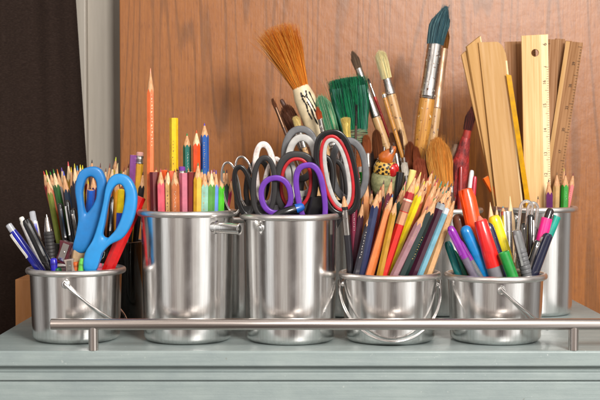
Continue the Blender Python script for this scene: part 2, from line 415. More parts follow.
# ------------------------------------------------------------------ pens and markers: turned segments from the top down
def pen(bk, name, tx, ty, rx, d, segs, label, cat='pen', dy=0, rad=.45, clip=None, roll=0, group=None, maxlen=14, flat=1):
    M, L, k = stick(bk, tx, ty, rx, d, dy, rad, maxlen, roll)
    t = thing(name, label, cat, M, group)
    for nm, mat, prof in segs:
        pr = [(L-(s if s != 'end' else L), q) for s, q in prof]
        mb = MB(); mb.lathe(pr[::-1], 28, sy=flat); mb.build(nm, mat, t, angle=35)
    if clip:
        s0, s1, off, wd, mat = clip; mb = MB()
        pts = [(s0-.02, -off*.2), (s0, -off-.12), (s0+.3, -off-.18), ((s0+s1)/2, -off-.14), (s1-.2, -off-.06), (s1, -off-.16)]
        rs = []
        for s, y in pts: z = L-s; rs.append([Vector((-wd/2, y-.06, z)), Vector((wd/2, y-.06, z)), Vector((wd/2, y+.04, z)), Vector((-wd/2, y+.04, z))])
        mb.rings(rs); mb.build('clip', mat, t, bevel=.02)
    return t, L

# ------------------------------------------------------------------ brushes
def hair_mesh(n, z0, z1, w0, wm, w1, th, rag=.1, tip=.3, lean=0, hr=.03, slots=1, clump=.25, curl=.12, thm=1.15, split=None):
    mb = MB()
    for i in range(n):
        a = random.uniform(0, 2*math.pi); q = math.sqrt(random.random()); u = q*math.cos(a); v = q*math.sin(a)
        end = 1-tip*(u*u+.3*v*v)-random.random()**2*rag
        nx, ny = random.uniform(-1, 1)*curl, random.uniform(-1, 1)*curl
        if random.random() < .035: nx *= 3.5; ny *= 3; end = min(1.04, end*1.08)
        cl = clump*math.sin(u*17+v*5); pts = []; rd = []
        for j in range(6):
            t_ = j/5*end
            w = w0+(wm-w0)*(2*t_ if t_ < .5 else 1)+(w1-wm)*max(0, 2*t_-1)
            tk = th*(1+(thm-1)*math.sin(math.pi*min(1, t_)))*(1 if t_ < .6 else 1-(t_-.6)*.9)
            pts.append(Vector((u*w/2+lean*t_*t_+cl*t_*t_*.2+nx*t_*t_, v*tk/2+ny*t_*t_, z0-.1+(z1-z0+.1)*t_)))
            rd.append(hr*(1-.75*(j/5)**2))
        mb.cur = random.randrange(slots) if slots > 1 else 0
        if split and random.random() > split: mb.cur = slots-1
        mb.tube(pts, rd, 3)
    return mb
def brush(bk, tx, ty, rx, d, label, hl, fl, hw, fw, bw, cols, hmat, fmat=None, n=500, tip=.3, rag=.08, flat=1.0, dy=0, lean=0, name='paint_brush', group=None, neck=None, hr=.03, wtip=.4, wmid=1.1, maxlen=34, curl=.12, roll=0, cat='brush', clump=.25, crimp=True):
    """hl bristle length, fl ferrule length, hw/fw/bw handle, ferrule end and bristle widths, all cm"""
    M, L, k = stick(bk, tx, ty, rx, d, dy, hw/2, maxlen, roll)
    t = thing(name, label, cat, M, group); fmat = fmat or FERRULE
    cols = [tuple(min(255, int(q*1.17+8)) for q in c) for c in cols]
    mats = [streak('bristle', c, tuple(int(q*.82) for q in c), (900, 900, 40), .5) for c in cols]
    zb = L-hl; zf = zb-fl; thk = bw*flat
    mb = hair_mesh(n, zb, L, bw, bw*wmid, bw*wtip, thk, rag, tip, lean, hr, len(mats), curl=curl, clump=clump)
    core = [(zb-.1, bw*.44), (zb+hl*.35, bw*wmid*.42), (zb+hl*.7, bw*(wmid+wtip)*.19), (zb+hl*.82, bw*wtip*.15)]
    if lean == 0: mb.cur = 0; mb.lathe(core, 14, sy=flat*.9)
    mb.build('bristles', mats, t)
    if fl > 0:
        mb = MB(); fe = fw/2; rings = []
        prof = [(zf, hw/2*1.04), (zf+.12, hw/2*1.1), (zf+.2, hw/2*1.04), (zf+.4, hw/2*1.1), (zf+.5, hw/2*1.05)] if crimp else [(zf, hw/2*1.04), (zf+.3, hw/2*1.05)]
        rs = []
        for z, q in prof: rs.append([Vector((q*math.cos(a), q*math.sin(a), z)) for a in [2*math.pi*i/24 for i in range(24)]])
        for q in (.4, .8, 1):
            z = zf+.5+(fl-.5)*q; rx_ = hw/2+(fe-hw/2)*q; ry_ = hw/2+(fe*flat*1.06-hw/2)*q
            rs.append([Vector((rx_*math.cos(a), ry_*math.sin(a), z)) for a in [2*math.pi*i/24 for i in range(24)]])
        mb.rings(rs, cap1=False); mb.build('ferrule', fmat, t)
    mb = MB(); nk = neck or hw*.55
    mb.lathe([(0, nk*.35), (.3, nk*.5), (zf*.35, nk*.55), (zf*.7, hw*.5), (max(zf-.4, .6), hw*.53), (zf+.05, hw*.49)], 20); mb.build('handle', hmat, t)
    return t, L, zb, zf

# ------------------------------------------------------------------ scissors
def oval(cx, cy, rx, ry, rot=0, n=40, taper=0, sq=2.3):
    pts = []; a = math.radians(rot)
    for i in range(n):
        t_ = 2*math.pi*i/n-math.pi/2; c_, s_ = math.cos(t_), math.sin(t_)
        x = rx*math.copysign(abs(c_)**(2/sq), c_)*(1+taper*s_); y = ry*math.copysign(abs(s_)**(2/sq), s_)
        pts.append((cx+x*math.cos(a)-y*math.sin(a), cy+x*math.sin(a)+y*math.cos(a)))
    return pts
def spline(pts, n=56):
    m = len(pts); out = []
    for i in range(n):
        u = i/n*m; k = int(u); f = u-k
        p0, p1, p2, p3 = [Vector(pts[(k+j-1) % m]) for j in range(4)]
        out.append(tuple(.5*((2*p1)+(p2-p0)*f+(2*p0-5*p1+4*p2-p3)*f*f+(3*p1-p0-3*p2+p3)*f**3)))
    return out
def ringloft(mb, outer, inner, Yf, b, org, e=4.5, m=18, off=0):
    rs = []
    for (ox, oy), (ix, iy) in zip(outer, inner):
        O = W(ox, oy, Yf(ox, oy)+off)-org; I = W(ix, iy, Yf(ix, iy)+off)-org; c = (O+I)/2; h = (O-I)/2
        rs.append([c+h*math.copysign(abs(math.cos(a))**(2/e), math.cos(a))+Vector((0, b, 0))*math.copysign(abs(math.sin(a))**(2/e), math.sin(a)) for a in [2*math.pi*j/m for j in range(m)]])
    return mb.rings(rs, closed=True)
def inset(cx, cy, rx, ry, rot, w, **k): return oval(cx, cy, rx-w, ry-w, rot, **k)
def scissors(bk, label, loops, cat='scissors', group='scissors in the middle bucket'):
    """loops: (outer, inner, Yf, half depth, material, [(outer, inner, material, half depth)], foot px, foot py)"""
    b = BK[bk]; l0 = loops[0]
    org = Vector((b.x, b.y, .3)); t = thing('scissors', label, cat, Matrix.Translation(org), group)
    for i, (o, inn, Yf, dep, mat, extra, foot) in enumerate(loops):
        mb = MB(); ringloft(mb, o, inn, Yf, dep, org)
        # shank from the loop down into the bucket
        fx, fy, w0, w1 = foot
        A = W(fx, fy, Yf(fx, fy)); tgt = Vector((b.x+(i-.5)*.8, b.y+.4*(i-.5), 5.5 if b.H > 12 else 3.0))
        Am = A-org; Bm = tgt-org; rs = []
        for q in (0, .35, .7, 1):
            p = Am.lerp(Bm, q); w = (w0+(w1-w0)*q)/2
            rs.append([p+Vector((w*math.copysign(abs(math.cos(a))**.8, math.cos(a)), dep*.8*math.copysign(abs(math.sin(a))**.8, math.sin(a)), 0)) for a in [2*math.pi*j/12 for j in range(12)]])
        mb.rings(rs)
        h = mb.build('handle', mat, t, angle=60)
        for (o2, i2, m2, d2) in extra:
            e = MB(); ringloft(e, o2, i2, Yf, d2, org); e.build('inner_grip', m2, h, angle=60)
        # blade
        bl = MB(); P = Bm; Q = Vector((b.x+(i-.5)*.5, b.y+.2*(i-.5), .5))-org; s = -1 if i else 1
        bl.rings([[P+Vector((-.55, .1*s, 0)), P+Vector((.55, .1*s, 0)), P+Vector((.55, .0, 0)), P+Vector((-.55, .0, 0))], [Q+Vector((-.1, .1*s, 0)), Q+Vector((.1, .1*s, 0)), Q+Vector((.1, 0, 0)), Q+Vector((-.1, 0, 0))]])
        bl.build('blade', STEEL, t, smooth=False)
    return t
def Ypl(y0, ref_py, slope, ref_px=0, sx=0): return lambda px, py: y0+(py-ref_py)*slope+(px-ref_px)*sx

#@@SETTING
# cabinet
CAB = cabinet_mat()
cab = thing('cabinet', 'grey-green painted wooden cabinet under the buckets, with a metal rail on top', 'cabinet', Matrix.Translation((0, 0, -45)))
X0, X1 = -37, 42
mb = MB(); mb.box(X0, X1, -9.6, 44.2, 43.2, 45); mb.build('top', CAB, cab, bevel=.22)
mb = MB(); mb.box(X0+.8, X1-.8, -8.7, 43.5, 42.5, 43.25); mb.build('recess_strip', CAB, cab, bevel=.05)
mb = MB(); mb.box(X0+.2, X1-.2, -9.45, 43.6, 41.65, 42.52); mb.build('moulding', CAB, cab, bevel=.07)
mb = MB(); mb.box(X0+.5, X1-.5, -9.1, 43.4, 0, 41.7); mb.build('body', CAB, cab, bevel=.1)
mb = MB(); mb.box(X0+1.5, X1-1.5, -9.35, -9.05, 30, 41.45); mb.build('drawer_front', CAB, cab, bevel=.12)
# rail
RAIL = streak('brushed_nickel', (214, 206, 200), (176, 166, 160), (12, 500, 500), .26, metal=1, bump=.12)
POST = streak('brushed_nickel_post', (214, 206, 200), (176, 166, 160), (500, 500, 12), .26, metal=1, bump=.12)
rl = thing('rail', 'brushed steel bar on posts along the front edge of the cabinet', 'rail', Matrix.Translation((0, -9.0, 0)))
ZR = W(300, 324.2, -9.0).z; xl = W(51, 324, -9.0).x
mb = MB(); M = Matrix.Translation((xl, 0, ZR)) @ Matrix.Rotation(math.pi/2, 4, 'Y')
mb.lathe([(0, .001), (0, .58), (.06, .65), (75.9, .65), (76, .6), (76, .001)], 40, M); mb.build('bar', RAIL, rl)
for px in (93.5, 573.5):
    x = W(px, 340, -9.0).x; mb = MB(); mb.lathe([(0.0, .56), (ZR-.3, .56)], 28, Matrix.Translation((x, 0, 0))); mb.build('post', POST, rl)
# board, wall, curtain
WB = wood_board_mat()
mb = MB(); mb.box(-28.2, 85, 0, 2.2, -45, 70); bo = mb.build('wooden_board', WB, bevel=.12); bo.location = (0, 44.3*U, 0)
tag(bo, 'large varnished reddish brown wooden board standing behind all the buckets', 'board')
mb = MB(); mb.box(-90, 90, 0, 6, -60, 90); wl = mb.build('wall', plastic((168, 160, 148), .7, 0, var=.12, scale=12, bump=.3)); wl.location = (0, 52*U, 0)
tag(wl, kind='structure')
WF = streak('window_frame_paint', (186, 178, 166), (168, 160, 148), (40, 40, 3), .5)
fr = thing('window_frame', 'pale beige upright trim between the dark curtain and the wooden board', 'trim', Matrix.Translation((-33.2, 49, -45)))
mb = MB(); mb.box(-4.2, -.9, -1.4, 2.9, 0, 110); mb.build('trim_edge', WF, fr, bevel=.2)
mb = MB(); mb.box(-.88, 5.6, 0, 2.9, 0, 110); mb.build('trim_face', WF, fr, bevel=.15)
cm = streak('curtain_cloth', (47, 35, 29), (36, 27, 23), (260, 260, 900), .95, bump=.25, dist=.0004, spec=.15)
mb = MB(); n = 120; top = []; bot = []
xr_t = W(75.5, 0, 37).x; xr_b = W(87, 165, 37).x
rows = []
for j in range(14):
    z = 62-110*j/13; row = []
    zt = W(75, 0, 37).z; zb_ = W(87, 165, 37).z; xr = xr_t+(xr_b-xr_t)*(zt-z)/(zt-zb_)
    xr = min(xr, -30.0)
    for i in range(n):
        f = i/(n-1); x = -80+(xr+80)*f
        y = 37+1.3*math.sin(x*.33+.02*z+1)+.3*math.sin(x*.9+1)+.12*math.sin(x*2.1+z*.08)
        row.append(Vector((x, y, z)))
    for i in range(n-1, -1, -1): row.append(row[i]+Vector((0, .35, 0)))
    rows.append(row)
mb.rings(rows); cu = mb.build('curtain', cm, angle=80); tag(cu, 'dark brown curtain hanging at the left edge', 'curtain')
mb = MB(); mb.box(0, 5, 0, 14, -25, 0); cb = mb.build('cardboard_box', streak('cardboard', (178, 122, 74), (164, 110, 64), (60, 60, 8), .8), bevel=.08)
p = W(15.2, 279.5, 22); cb.location = p*U; tag(cb, 'light brown cardboard box standing behind the left small bucket', 'box')

#@@CONTENT
G1 = 'pens and small things in the left small bucket'; G2 = 'coloured pencils in the left tall bucket'; GJ = 'pencils in the dark glass jar'
G4 = 'slanting pencils in the middle small bucket'; G6 = 'markers and pens in the right small bucket'; G5 = 'pencils in the tall bucket of rulers'
GB = 'paint brushes in the back buckets'; GR = 'wooden rulers in the tall right bucket'

# ---- tall left bucket: pencils
P = lambda *a, **k: pencil('tall_left', *a, group=G2, **k)
t, L = P(150.5, 68, 150.5, -.45, (232, 112, 58), 'very long orange pencil with a thin sharpened tip, towering over the left tall bucket', lc=(226, 150, 120), w=.82, cone=2.6, maxlen=30, roll=.52)
marks(t, L, 3.2, 9.5, 16, (250, 225, 190), .8, .52*0)
P(173.8, 118, 174, .55, (236, 190, 22), 'unsharpened bright yellow pencil rising behind the pencil rows', style='flat', w=.95, maxlen=20)
P(187, 133, 187.5, .55, (12, 104, 92), 'teal pencil with green tip rising behind the pencil rows', lc=(30, 140, 80), w=.92, cone=1.5)
P(196.5, 130, 196.5, .35, (222, 76, 24), 'red-orange pencil with orange tip, between the teal and blue ones', lc=(220, 80, 30), w=.9, cone=1.7, wood=CONE2)
P(204.5, 123, 205, .5, (18, 82, 160), 'blue pencil with purple tip, tallest of the trio behind the rows', lc=(90, 70, 180), w=.95, cone=1.5)
front = [(154.5, 172, (104, 22, 22), None, 1.05, 'flat', 'wide dark maroon pencil with flat top beside the long orange pencil'),
 (160.6, 168.5, (222, 96, 112), (180, 80, 80), .88, 'sharp', 'pink pencil with sharpened tip, front row of the left tall bucket'),
 (168, 168.5, (206, 164, 100), (120, 80, 50), .7, 'sharp', 'slim natural tan pencil between the pink and the copper brown one'),
 (175, 169, (188, 108, 62), (130, 60, 50), .95, 'sharp', 'copper brown pencil with tan tip in the front row'),
 (184, 173, (186, 98, 118), None, 1.05, 'flat', 'dusty rose pencil with flat top under the purple eraser'),
 (191, 172, (110, 26, 26), None, .9, 'flat', 'dark red flat-topped pencil left of the mustard yellow one'),
 (198, 162.5, (222, 170, 44), (60, 130, 80), .95, 'sharp', 'mustard yellow pencil with green tip, tallest of the front row'),
 (204.7, 170, (150, 196, 178), (60, 110, 150), .84, 'sharp', 'pale mint pencil with blue tip in the front row'),
 (211.3, 170, (88, 150, 70), (210, 150, 160), .9, 'sharp', 'leaf green pencil with chewed whitish tip in the front row'),
 (216.3, 170, (88, 130, 206), (90, 80, 170), .66, 'sharp', 'slim light blue pencil right of the leaf green one'),
 (221.5, 172, (80, 190, 40), (60, 160, 110), .78, 'sharp', 'lime green pencil right of the light blue one'),
 (227, 169.5, (22, 62, 44), (60, 40, 60), .84, 'sharp', 'dark green pencil with tan tip near the wire scissors'),
 (232.2, 177, (186, 54, 100), (150, 40, 70), .6, 'sharp', 'slim magenta pencil at the right end of the front row')]
for i, (x, y, c, lc, w, st, lb) in enumerate(front):
    dd = -.72+random.uniform(-.05, .08)+(.12 if st == 'flat' else 0)
    P(x+random.uniform(-.3, .3), y, x*.97+187*.03, dd, c, lb, lc=lc, w=w, cone=1.75, style=st, wood=CONE2 if i in (2, 8) else CONE)
second = [(156, 167, (150, 70, 50), 'sharp', 'small reddish pencil tip behind the wide maroon pencil'),
 (164.5, 170, (214, 84, 34), 'flat', 'flat-topped orange pencil behind the pink and tan ones'),
 (171, 171, (206, 86, 44), 'flat', 'flat-topped vermilion pencil behind the tan and copper ones'),
 (180, 170, (200, 90, 50), 'flat', 'flat-topped brick pencil behind the dusty rose one'),
 (188.5, 168, (170, 130, 60), 'sharp', 'pencil tip showing behind the dark red flat-topped one'),
 (202, 169, (70, 120, 90), 'sharp', 'dark green tip behind the mustard yellow pencil'),
 (208.5, 168.5, (60, 90, 150), 'sharp', 'navy tip between the mint and leaf green pencils'),
 (214, 169, (120, 60, 120), 'sharp', 'violet tip between the leaf green and light blue pencils'),
 (224, 170, (40, 110, 100), 'sharp', 'teal tip between the lime and dark green pencils'),
 (166, 168, (130, 40, 60), 'sharp', 'wine red tip behind the pink pencil'), (177, 168, (90, 60, 40), 'sharp', 'brown tip behind the copper brown pencil')]
for x, y, c, st, lb in second: P(x, y, x*.96+187*.04, -.35+random.uniform(-.1, .1), c, lb, style=st, w=.85, cone=1.5)
t, L = P(182, 166.5, 182.5, -.5, (210, 170, 60), 'pencil topped with a purple eraser behind the dusty rose pencil', style='eraser', lc=(110, 50, 140), w=.85)

# ---- jar behind the left small bucket
J = lambda *a, **k: pencil('jar', *a, group=GJ, **k)
js = [(43.5, 171, (170, 36, 40), (200, 60, 50), 'crimson pencil with red tip, outermost left of the glass jar'),
 (46, 170, (190, 90, 40), (180, 200, 60), 'orange pencil with yellow-green tip, second at the left of the jar'),
 (50, 171.5, (40, 84, 40), (60, 140, 50), 'dark green pencil with green tip at the left of the jar'),
 (53.2, 169, (50, 100, 50), (50, 130, 50), 'forest green pencil with moss tip above the black pens'),
 (57, 169, (80, 50, 34), (210, 110, 40), 'brown pencil with orange tip above the black pens'),
 (61.5, 167.5, (30, 66, 60), (120, 80, 170), 'dark teal pencil with violet tip in the glass jar'),
 (63.5, 171, (20, 40, 60), (70, 80, 190), 'navy pencil with blue tip left of the blue scissors'),
 (68, 161.5, (190, 150, 50), (220, 90, 90), 'yellow pencil with tall coral tip left of the blue scissors'),
 (71, 167, (26, 26, 36), (230, 190, 50), 'black pencil with long tan point left of the blue scissors'),
 (74.4, 163.5, (40, 36, 60), (200, 190, 60), 'dark violet pencil with yellow tip left of the blue scissors'),
 (77, 165.5, (90, 50, 120), (70, 140, 200), 'purple pencil with light blue tip by the scissor handle'),
 (80.2, 164.5, (210, 200, 40), (230, 220, 50), 'pencil with bright lemon tip by the scissor handle'),
 (82.5, 165, (200, 190, 60), (240, 230, 60), 'pencil with pale yellow tip at the curtain edge'),
 (88, 166, (190, 60, 70), (200, 80, 80), 'rose pencil tip peeking above the left blue handle'),
 (92, 159.5, (70, 40, 30), (60, 56, 50), 'pencil with dark grey tip above the left blue handle'),
 (98, 166, (200, 120, 60), (180, 70, 60), 'pencil with rusty tip between the blue handles'),
 (100.5, 163, (160, 90, 60), (90, 60, 60), 'pencil with thin brown tip between the blue handles'),
 (106, 168, (190, 96, 60), (120, 60, 50), 'copper pencil between the blue handles'),
 (110, 163, (220, 160, 110), (120, 60, 60), 'tan pencil with dark red tip between the blue handles'),
 (113, 165, (170, 100, 60), (100, 70, 50), 'light brown pencil behind the right blue handle'),
 (116, 157, (226, 210, 60), (214, 224, 70), 'pencil with long lime yellow point above the right blue handle'),
 (118, 163, (230, 200, 60), (220, 200, 150), 'yellow banded pencil beside the lime yellow point'),
 (121.4, 170.5, (40, 150, 70), (40, 150, 70), 'small green tip just over the right blue handle'),
 (124.5, 167, (140, 80, 50), (120, 60, 50), 'brown pencil right of the small green tip'),
 (126.5, 165, (120, 70, 50), (150, 90, 60), 'slim brown pencil left of the purple one'),
 (129, 163.5, (150, 66, 50), (110, 50, 46), 'reddish brown pencil left of the purple flat one')]
for i, (x, y, c, lc, lb) in enumerate(js):
    rx = 92+(x-92)*.62+random.uniform(-2, 2); rx = max(52, min(130, rx))
    J(x, y, rx, random.uniform(-.75, .5), c, lb, lc=lc, w=random.uniform(.72, .86), cone=random.uniform(1.7, 2.5), wood=CONE2 if i % 2 else CONE, dy=random.uniform(-1, .5))
J(133.3, 155, 130, -.2, (140, 76, 150), 'flat-ended purple pencil left of the yellow eraser pencil', style='flat', w=.86)
J(140, 152, 134, -.3, (216, 160, 40), 'yellow pencil with silver ferrule and worn eraser beside the long orange pencil', style='eraser', lc=(214, 160, 150), w=.98)
J(143.2, 171.5, 136, -.45, (26, 22, 26), 'black pencil with brown tip just left of the long orange pencil', lc=(90, 60, 50), w=.84, cone=1.9)
J(93, 175, 96, -.85, (60, 24, 70), 'deep purple pencil seen through the left scissor handle', lc=(110, 70, 60), w=.85, cone=1.6, dy=-1)
J(88, 180, 92, -.7, (226, 190, 30), 'yellow pencil seen through the left scissor handle', w=.8, dy=-1)
J(91, 190, 88, -.9, (30, 90, 190), 'blue pencil low inside the left scissor handle', w=.9, dy=-1.2, style='flat')
J(117, 176, 117, -.8, (222, 150, 40), 'amber pencil seen through the right scissor handle', w=.8, cone=1.8, dy=-1)
def blackpen(bk, tx, ty, rx, d, lb, body=(20, 20, 22), w=.42, grp=None, **k):
    bm_ = plastic(body, .18, .6)
    return pen(bk, 'ballpoint_pen', tx, ty, rx, d, [('cap', bm_, [(0, .05), (.08, w*.5), (.35, w*.82), (5.2, w)]), ('barrel', plastic(tuple(min(255, c+14) for c in body), .3, .2), [(5.2, w*.93), ('end', w*.7)])], lb, group=grp, rad=w, clip=(.7, 4.4, w*.95, .22, CHROME), **k)
blackpen('jar', 59.5, 203, 66, -.9, 'shiny black pen leaning among the green pencils', grp=GJ, dy=-.5, roll=.3)
blackpen('jar', 67, 200, 73, -.92, 'second shiny black pen right of the first, left of the scissors', grp=GJ, dy=-.5, roll=-.3)
blackpen('jar', 72.5, 208, 78, -.9, 'black pen pressed against the left blue scissor handle', grp=GJ, w=.5, dy=-.5)
blackpen('jar', 126, 218, 121, -.85, 'black pen with thin silver clip right of the red marker', grp=GJ, w=.45, dy=-.8, roll=.5)
blackpen('jar', 132, 210, 128, -.6, 'black pen close to the left side of the tall pencil bucket', grp=GJ, w=.48)
blackpen('jar', 113, 196, 110, -.75, 'black pen showing inside the right blue scissor handle', grp=GJ, w=.45)
blackpen('jar', 103, 195, 102, -.6, 'black pen between the two blue scissor handles', grp=GJ, w=.5)
J(47, 178, 59, -.8, (120, 130, 50), 'olive green pencil slanting at the left of the jar', w=.7, dy=-.5)
pen('jar', 'highlighter', 121, 189, 118, -.85, [('cap', plastic((230, 200, 20), .35, .3), [(0, .3), (.1, .45), (3, .5)]), ('barrel', plastic((40, 70, 190), .35, .3), [(3, .48), ('end', .42)])], 'blue highlighter with yellow cap inside the right scissor handle', 'highlighter', group=GJ, dy=-.8)

# ---- left small bucket
def s1(*a, **k): return pen('small_left', *a, group=G1, **k)
BLUE = plastic((30, 38, 160), .22, .5); CLR = plastic((215, 218, 225), .15, .2, trans=.45, var=.1)
s1('ballpoint_pen', 8, 224, 35, -.35, [('clicker', CLR, [(0, .2), (.1, .38), (1.0, .4)]), ('collar', BLUE, [(1.0, .42), (2.0, .5)]), ('barrel', BLUE, [(2.0, .5), (5, .55), ('end', .45)])], 'blue click pen with clear button and white clip, leaning far left', dy=-.5, clip=(1.2, 4.6, .52, .3, WHITE), roll=-.5, rad=.5)
s1('ballpoint_pen', 32, 211, 42, .35, [('clicker', CLR, [(0, .2), (.1, .36), (1.3, .38)]), ('barrel', WHITE, [(1.3, .42), (3, .5), ('end', .45)])], 'white pen with clear button behind the thick black pen', dy=0, clip=(1.2, 4.6, .5, .3, BLUE), roll=.4, rad=.5)
s1('ballpoint_pen', 21, 217, 42, .1, [('clicker', WHITE, [(0, .2), (.1, .3), (.6, .32)]), ('barrel', WHITE, [(.6, .4), ('end', .4)])], 'slim white pen between the blue and the black one', dy=0, rad=.4)
s1('felt_pen', 25.5, 219, 50, -.65, [('cap', plastic((16, 16, 18), .12, .8), [(0, .2), (.1, .42), (.5, .56), (5.6, .6), (5.7, .58)]), ('barrel', plastic((30, 28, 30), .2, .5), [(5.7, .52), ('end', .45)])], 'thick glossy black capped pen at the left of the small bucket', dy=-.4, clip=(.5, 5, .56, .26, BLACK), roll=.35, rad=.6)
gr_ = plastic((52, 50, 50), .55, 0)
prof = [(2.0, .42)]
for i in range(9): prof += [(2.15+i*.42, .56), (2.4+i*.42, .56), (2.48+i*.42, .5)]
s1('mechanical_pencil', 46.5, 214.5, 52.5, -.2, [('tip', FERRULE, [(0, .04), (.3, .1), (.35, .2), (1.6, .4), (2.0, .46)]), ('ribbed_grip', gr_, prof), ('barrel', plastic((40, 44, 150), .25, .4), [(6, .5), ('end', .5)])], 'mechanical pencil with grey ribbed grip and metal point, tip up', 'pencil', dy=-.2, rad=.55)
def lump(name, px, py, Y, mk, lb, cat, rot=0, grp=G1, depth=2.4):
    p = W(px, py, Y); t = thing(name, lb, cat, Matrix.Translation(p) @ Matrix.Rotation(rot*.5, 4, 'Y') @ Matrix.Rotation(random.uniform(-.5, .5), 4, 'Z'), grp); mk(t); return t
def mk_cap(rgb, r0, h, tr=0):
    def f(t):
        mb = MB(); mb.lathe([(-2.0, r0*.85), (0, r0), (h*.75, r0*.95), (h*.92, r0*.75), (h, r0*.4), (h, .01)], 24); mb.build('barrel', plastic(rgb, .3, .3, trans=tr), t)
        mb = MB(); mb.lathe([(-.1, r0*1.06), (.1, r0*1.06)], 24); mb.build('ring', plastic(tuple(int(c*.8) for c in rgb), .35, .2), t)
    return f
def mk_sharpener(rgb, tr, s=1.0, metal=0):
    def f(t):
        mb = MB(); w = .75*s; mb.rings([[Vector((x*w*q, y*w*.8, z)) for x, y in ((-1, -1), (1, -1), (1, 1), (-1, 1))] for z, q in ((-1.2*s, 1), (-.3*s, .78), (.3*s, .78), (1.1*s, 1.05))])
        mb.build('body', plastic(rgb, .15, .3, trans=tr, metal=metal), t, bevel=.08)
        mb = MB(); mb.box(-.35*s, .35*s, -.72*s, -.6*s, -.9*s, .9*s, Matrix.Rotation(.1, 4, 'Y')); mb.build('blade', STEEL, t, smooth=False)
        mb = MB(); mb.lathe([(0, .16*s), (.12*s, .14*s)], 14, Matrix.Translation((0, -.7*s, 0)) @ Matrix.Rotation(math.pi/2, 4, 'X')); mb.build('screw', STEEL, t)
    return f
lump('pencil_sharpener', 66, 252, -1.6, mk_sharpener((150, 70, 84), .75, 1.15), 'clear wine-red pencil sharpener lying in the left small bucket', 'sharpener', .5)
lump('pencil_sharpener', 70, 266, -3.6, mk_sharpener((185, 170, 160), .4, .75), 'small clear grey sharpener at the front rim of the left bucket', 'sharpener', -.3)
lump('marker_pen', 84, 264.5, -3.6, mk_cap((120, 222, 96), .62, .75), 'mint green rounded pen end at the rim below the blue scissors', 'marker', .35)
lump('marker_pen', 75.5, 266, -3.0, mk_cap((214, 100, 40), .5, .5), 'orange round pen end next to the mint green one', 'marker', -.2)
lump('marker_pen', 98, 267, -2.2, mk_cap((196, 96, 120), .5, .5), 'dusty pink pen end at the rim left of the red marker', 'marker', .1)
lump('marker_pen', 57, 271, -3.0, mk_cap((10, 92, 54), .55, .4), 'dark green pen end at the rim beside the black pen', 'marker', -.2)
lump('marker_pen', 53.8, 264, -3.2, mk_cap((40, 30, 170), .42, .7), 'royal blue pen end at the rim under the ribbed grip', 'marker', -.1)
def mk_wedge(t):
    mb = MB(); mb.box(-1.1, 1.1, -.6, .6, -4.5, 1.2); mb.build('block', plastic((168, 140, 108), .85, 0), t, bevel=.2)
lump('rubber_eraser', 81, 259, -2.2, mk_wedge, 'beige block eraser under the cut end of the blue scissors', 'eraser', .3)
# red marker with its hollow end up
M, L, k = stick('small_left', 140, 196.5, 109, -.35, .3, .7, 14, .2)
t = thing('marker_pen', 'flat sided red marker leaning right, with a brown hollow end', 'marker', M, G1); REDP = plastic((206, 22, 24), .3, .5)
mb = MB(); oct_ = [2*math.pi*(i+.5)/8 for i in range(8)]
mb.rings([[Vector((.8*q*math.cos(a), .6*q*math.sin(a), z)) for a in oct_] for z, q in ((0, .9), (L-5, 1.0), (L-.05, .98), (L, .93))]); mb.build('barrel', REDP, t, angle=20)
mb = MB(); mb.rings([[Vector((.62*math.cos(a), .44*math.sin(a), z)) for a in oct_] for z in (L-.02, L+.02)]); mb.build('end_plug', plastic((150, 84, 56), .7, 0), t)
# blue scissors
BS = plastic((34, 134, 200), .42, .1, var=.1); BS2 = plastic((28, 116, 182), .45, .1, var=.1)
o1 = spline([(91, 166.5), (101, 169), (106.5, 181), (107, 196), (104, 212), (99.5, 230), (92, 243), (84.5, 253), (73.5, 250.5), (75.5, 238), (78.5, 222), (77.5, 205), (75.5, 188), (80, 172)])
i1 = spline([(91.5, 175), (96, 177.5), (98.2, 184), (98, 196), (95, 204), (91.5, 209), (88.5, 212.5), (86.5, 213.5), (85.5, 212), (84.5, 209), (83.5, 205), (82.5, 198), (82.5, 189), (86, 178)])
o2 = spline([(119, 173.5), (129.5, 177), (136.5, 190), (137, 206), (132, 224), (123, 238), (110, 245), (101, 256), (96, 271), (84.5, 271), (85, 254), (93, 240), (99, 222), (103.5, 203), (106.5, 186), (111, 177)])
i2 = spline([(120.5, 182), (125, 184.5), (127.5, 192), (126.5, 203), (123, 217), (117.5, 229), (111.5, 236), (108, 239), (105.5, 239), (103.5, 238), (102, 235.5), (102.5, 231), (104.5, 222), (107, 208), (110.5, 193), (115, 185)])
def shrink(p, k):
    cx = sum(a for a, b in p)/len(p); cy = sum(b for a, b in p)/len(p); return [(cx+(a-cx)*k, cy+(b-cy)*(1-(1-k)*.5)) for a, b in p]
i1 = shrink(i1, .86); i2 = shrink(i2, .86)
Y1 = Ypl(-2.6, 200, .004, 90, .012); Y2 = Ypl(-3.6, 200, -.004, 120, .004)
scissors('small_left', 'big blue handled scissors standing handles up in the left small bucket', [
 (o1, i1, Y1, .62, BS2, [], (82, 246, 1.3, 1.0)), (o2, i2, Y2, .66, BS, [], (91, 262, 1.3, 1.0))], group=None)

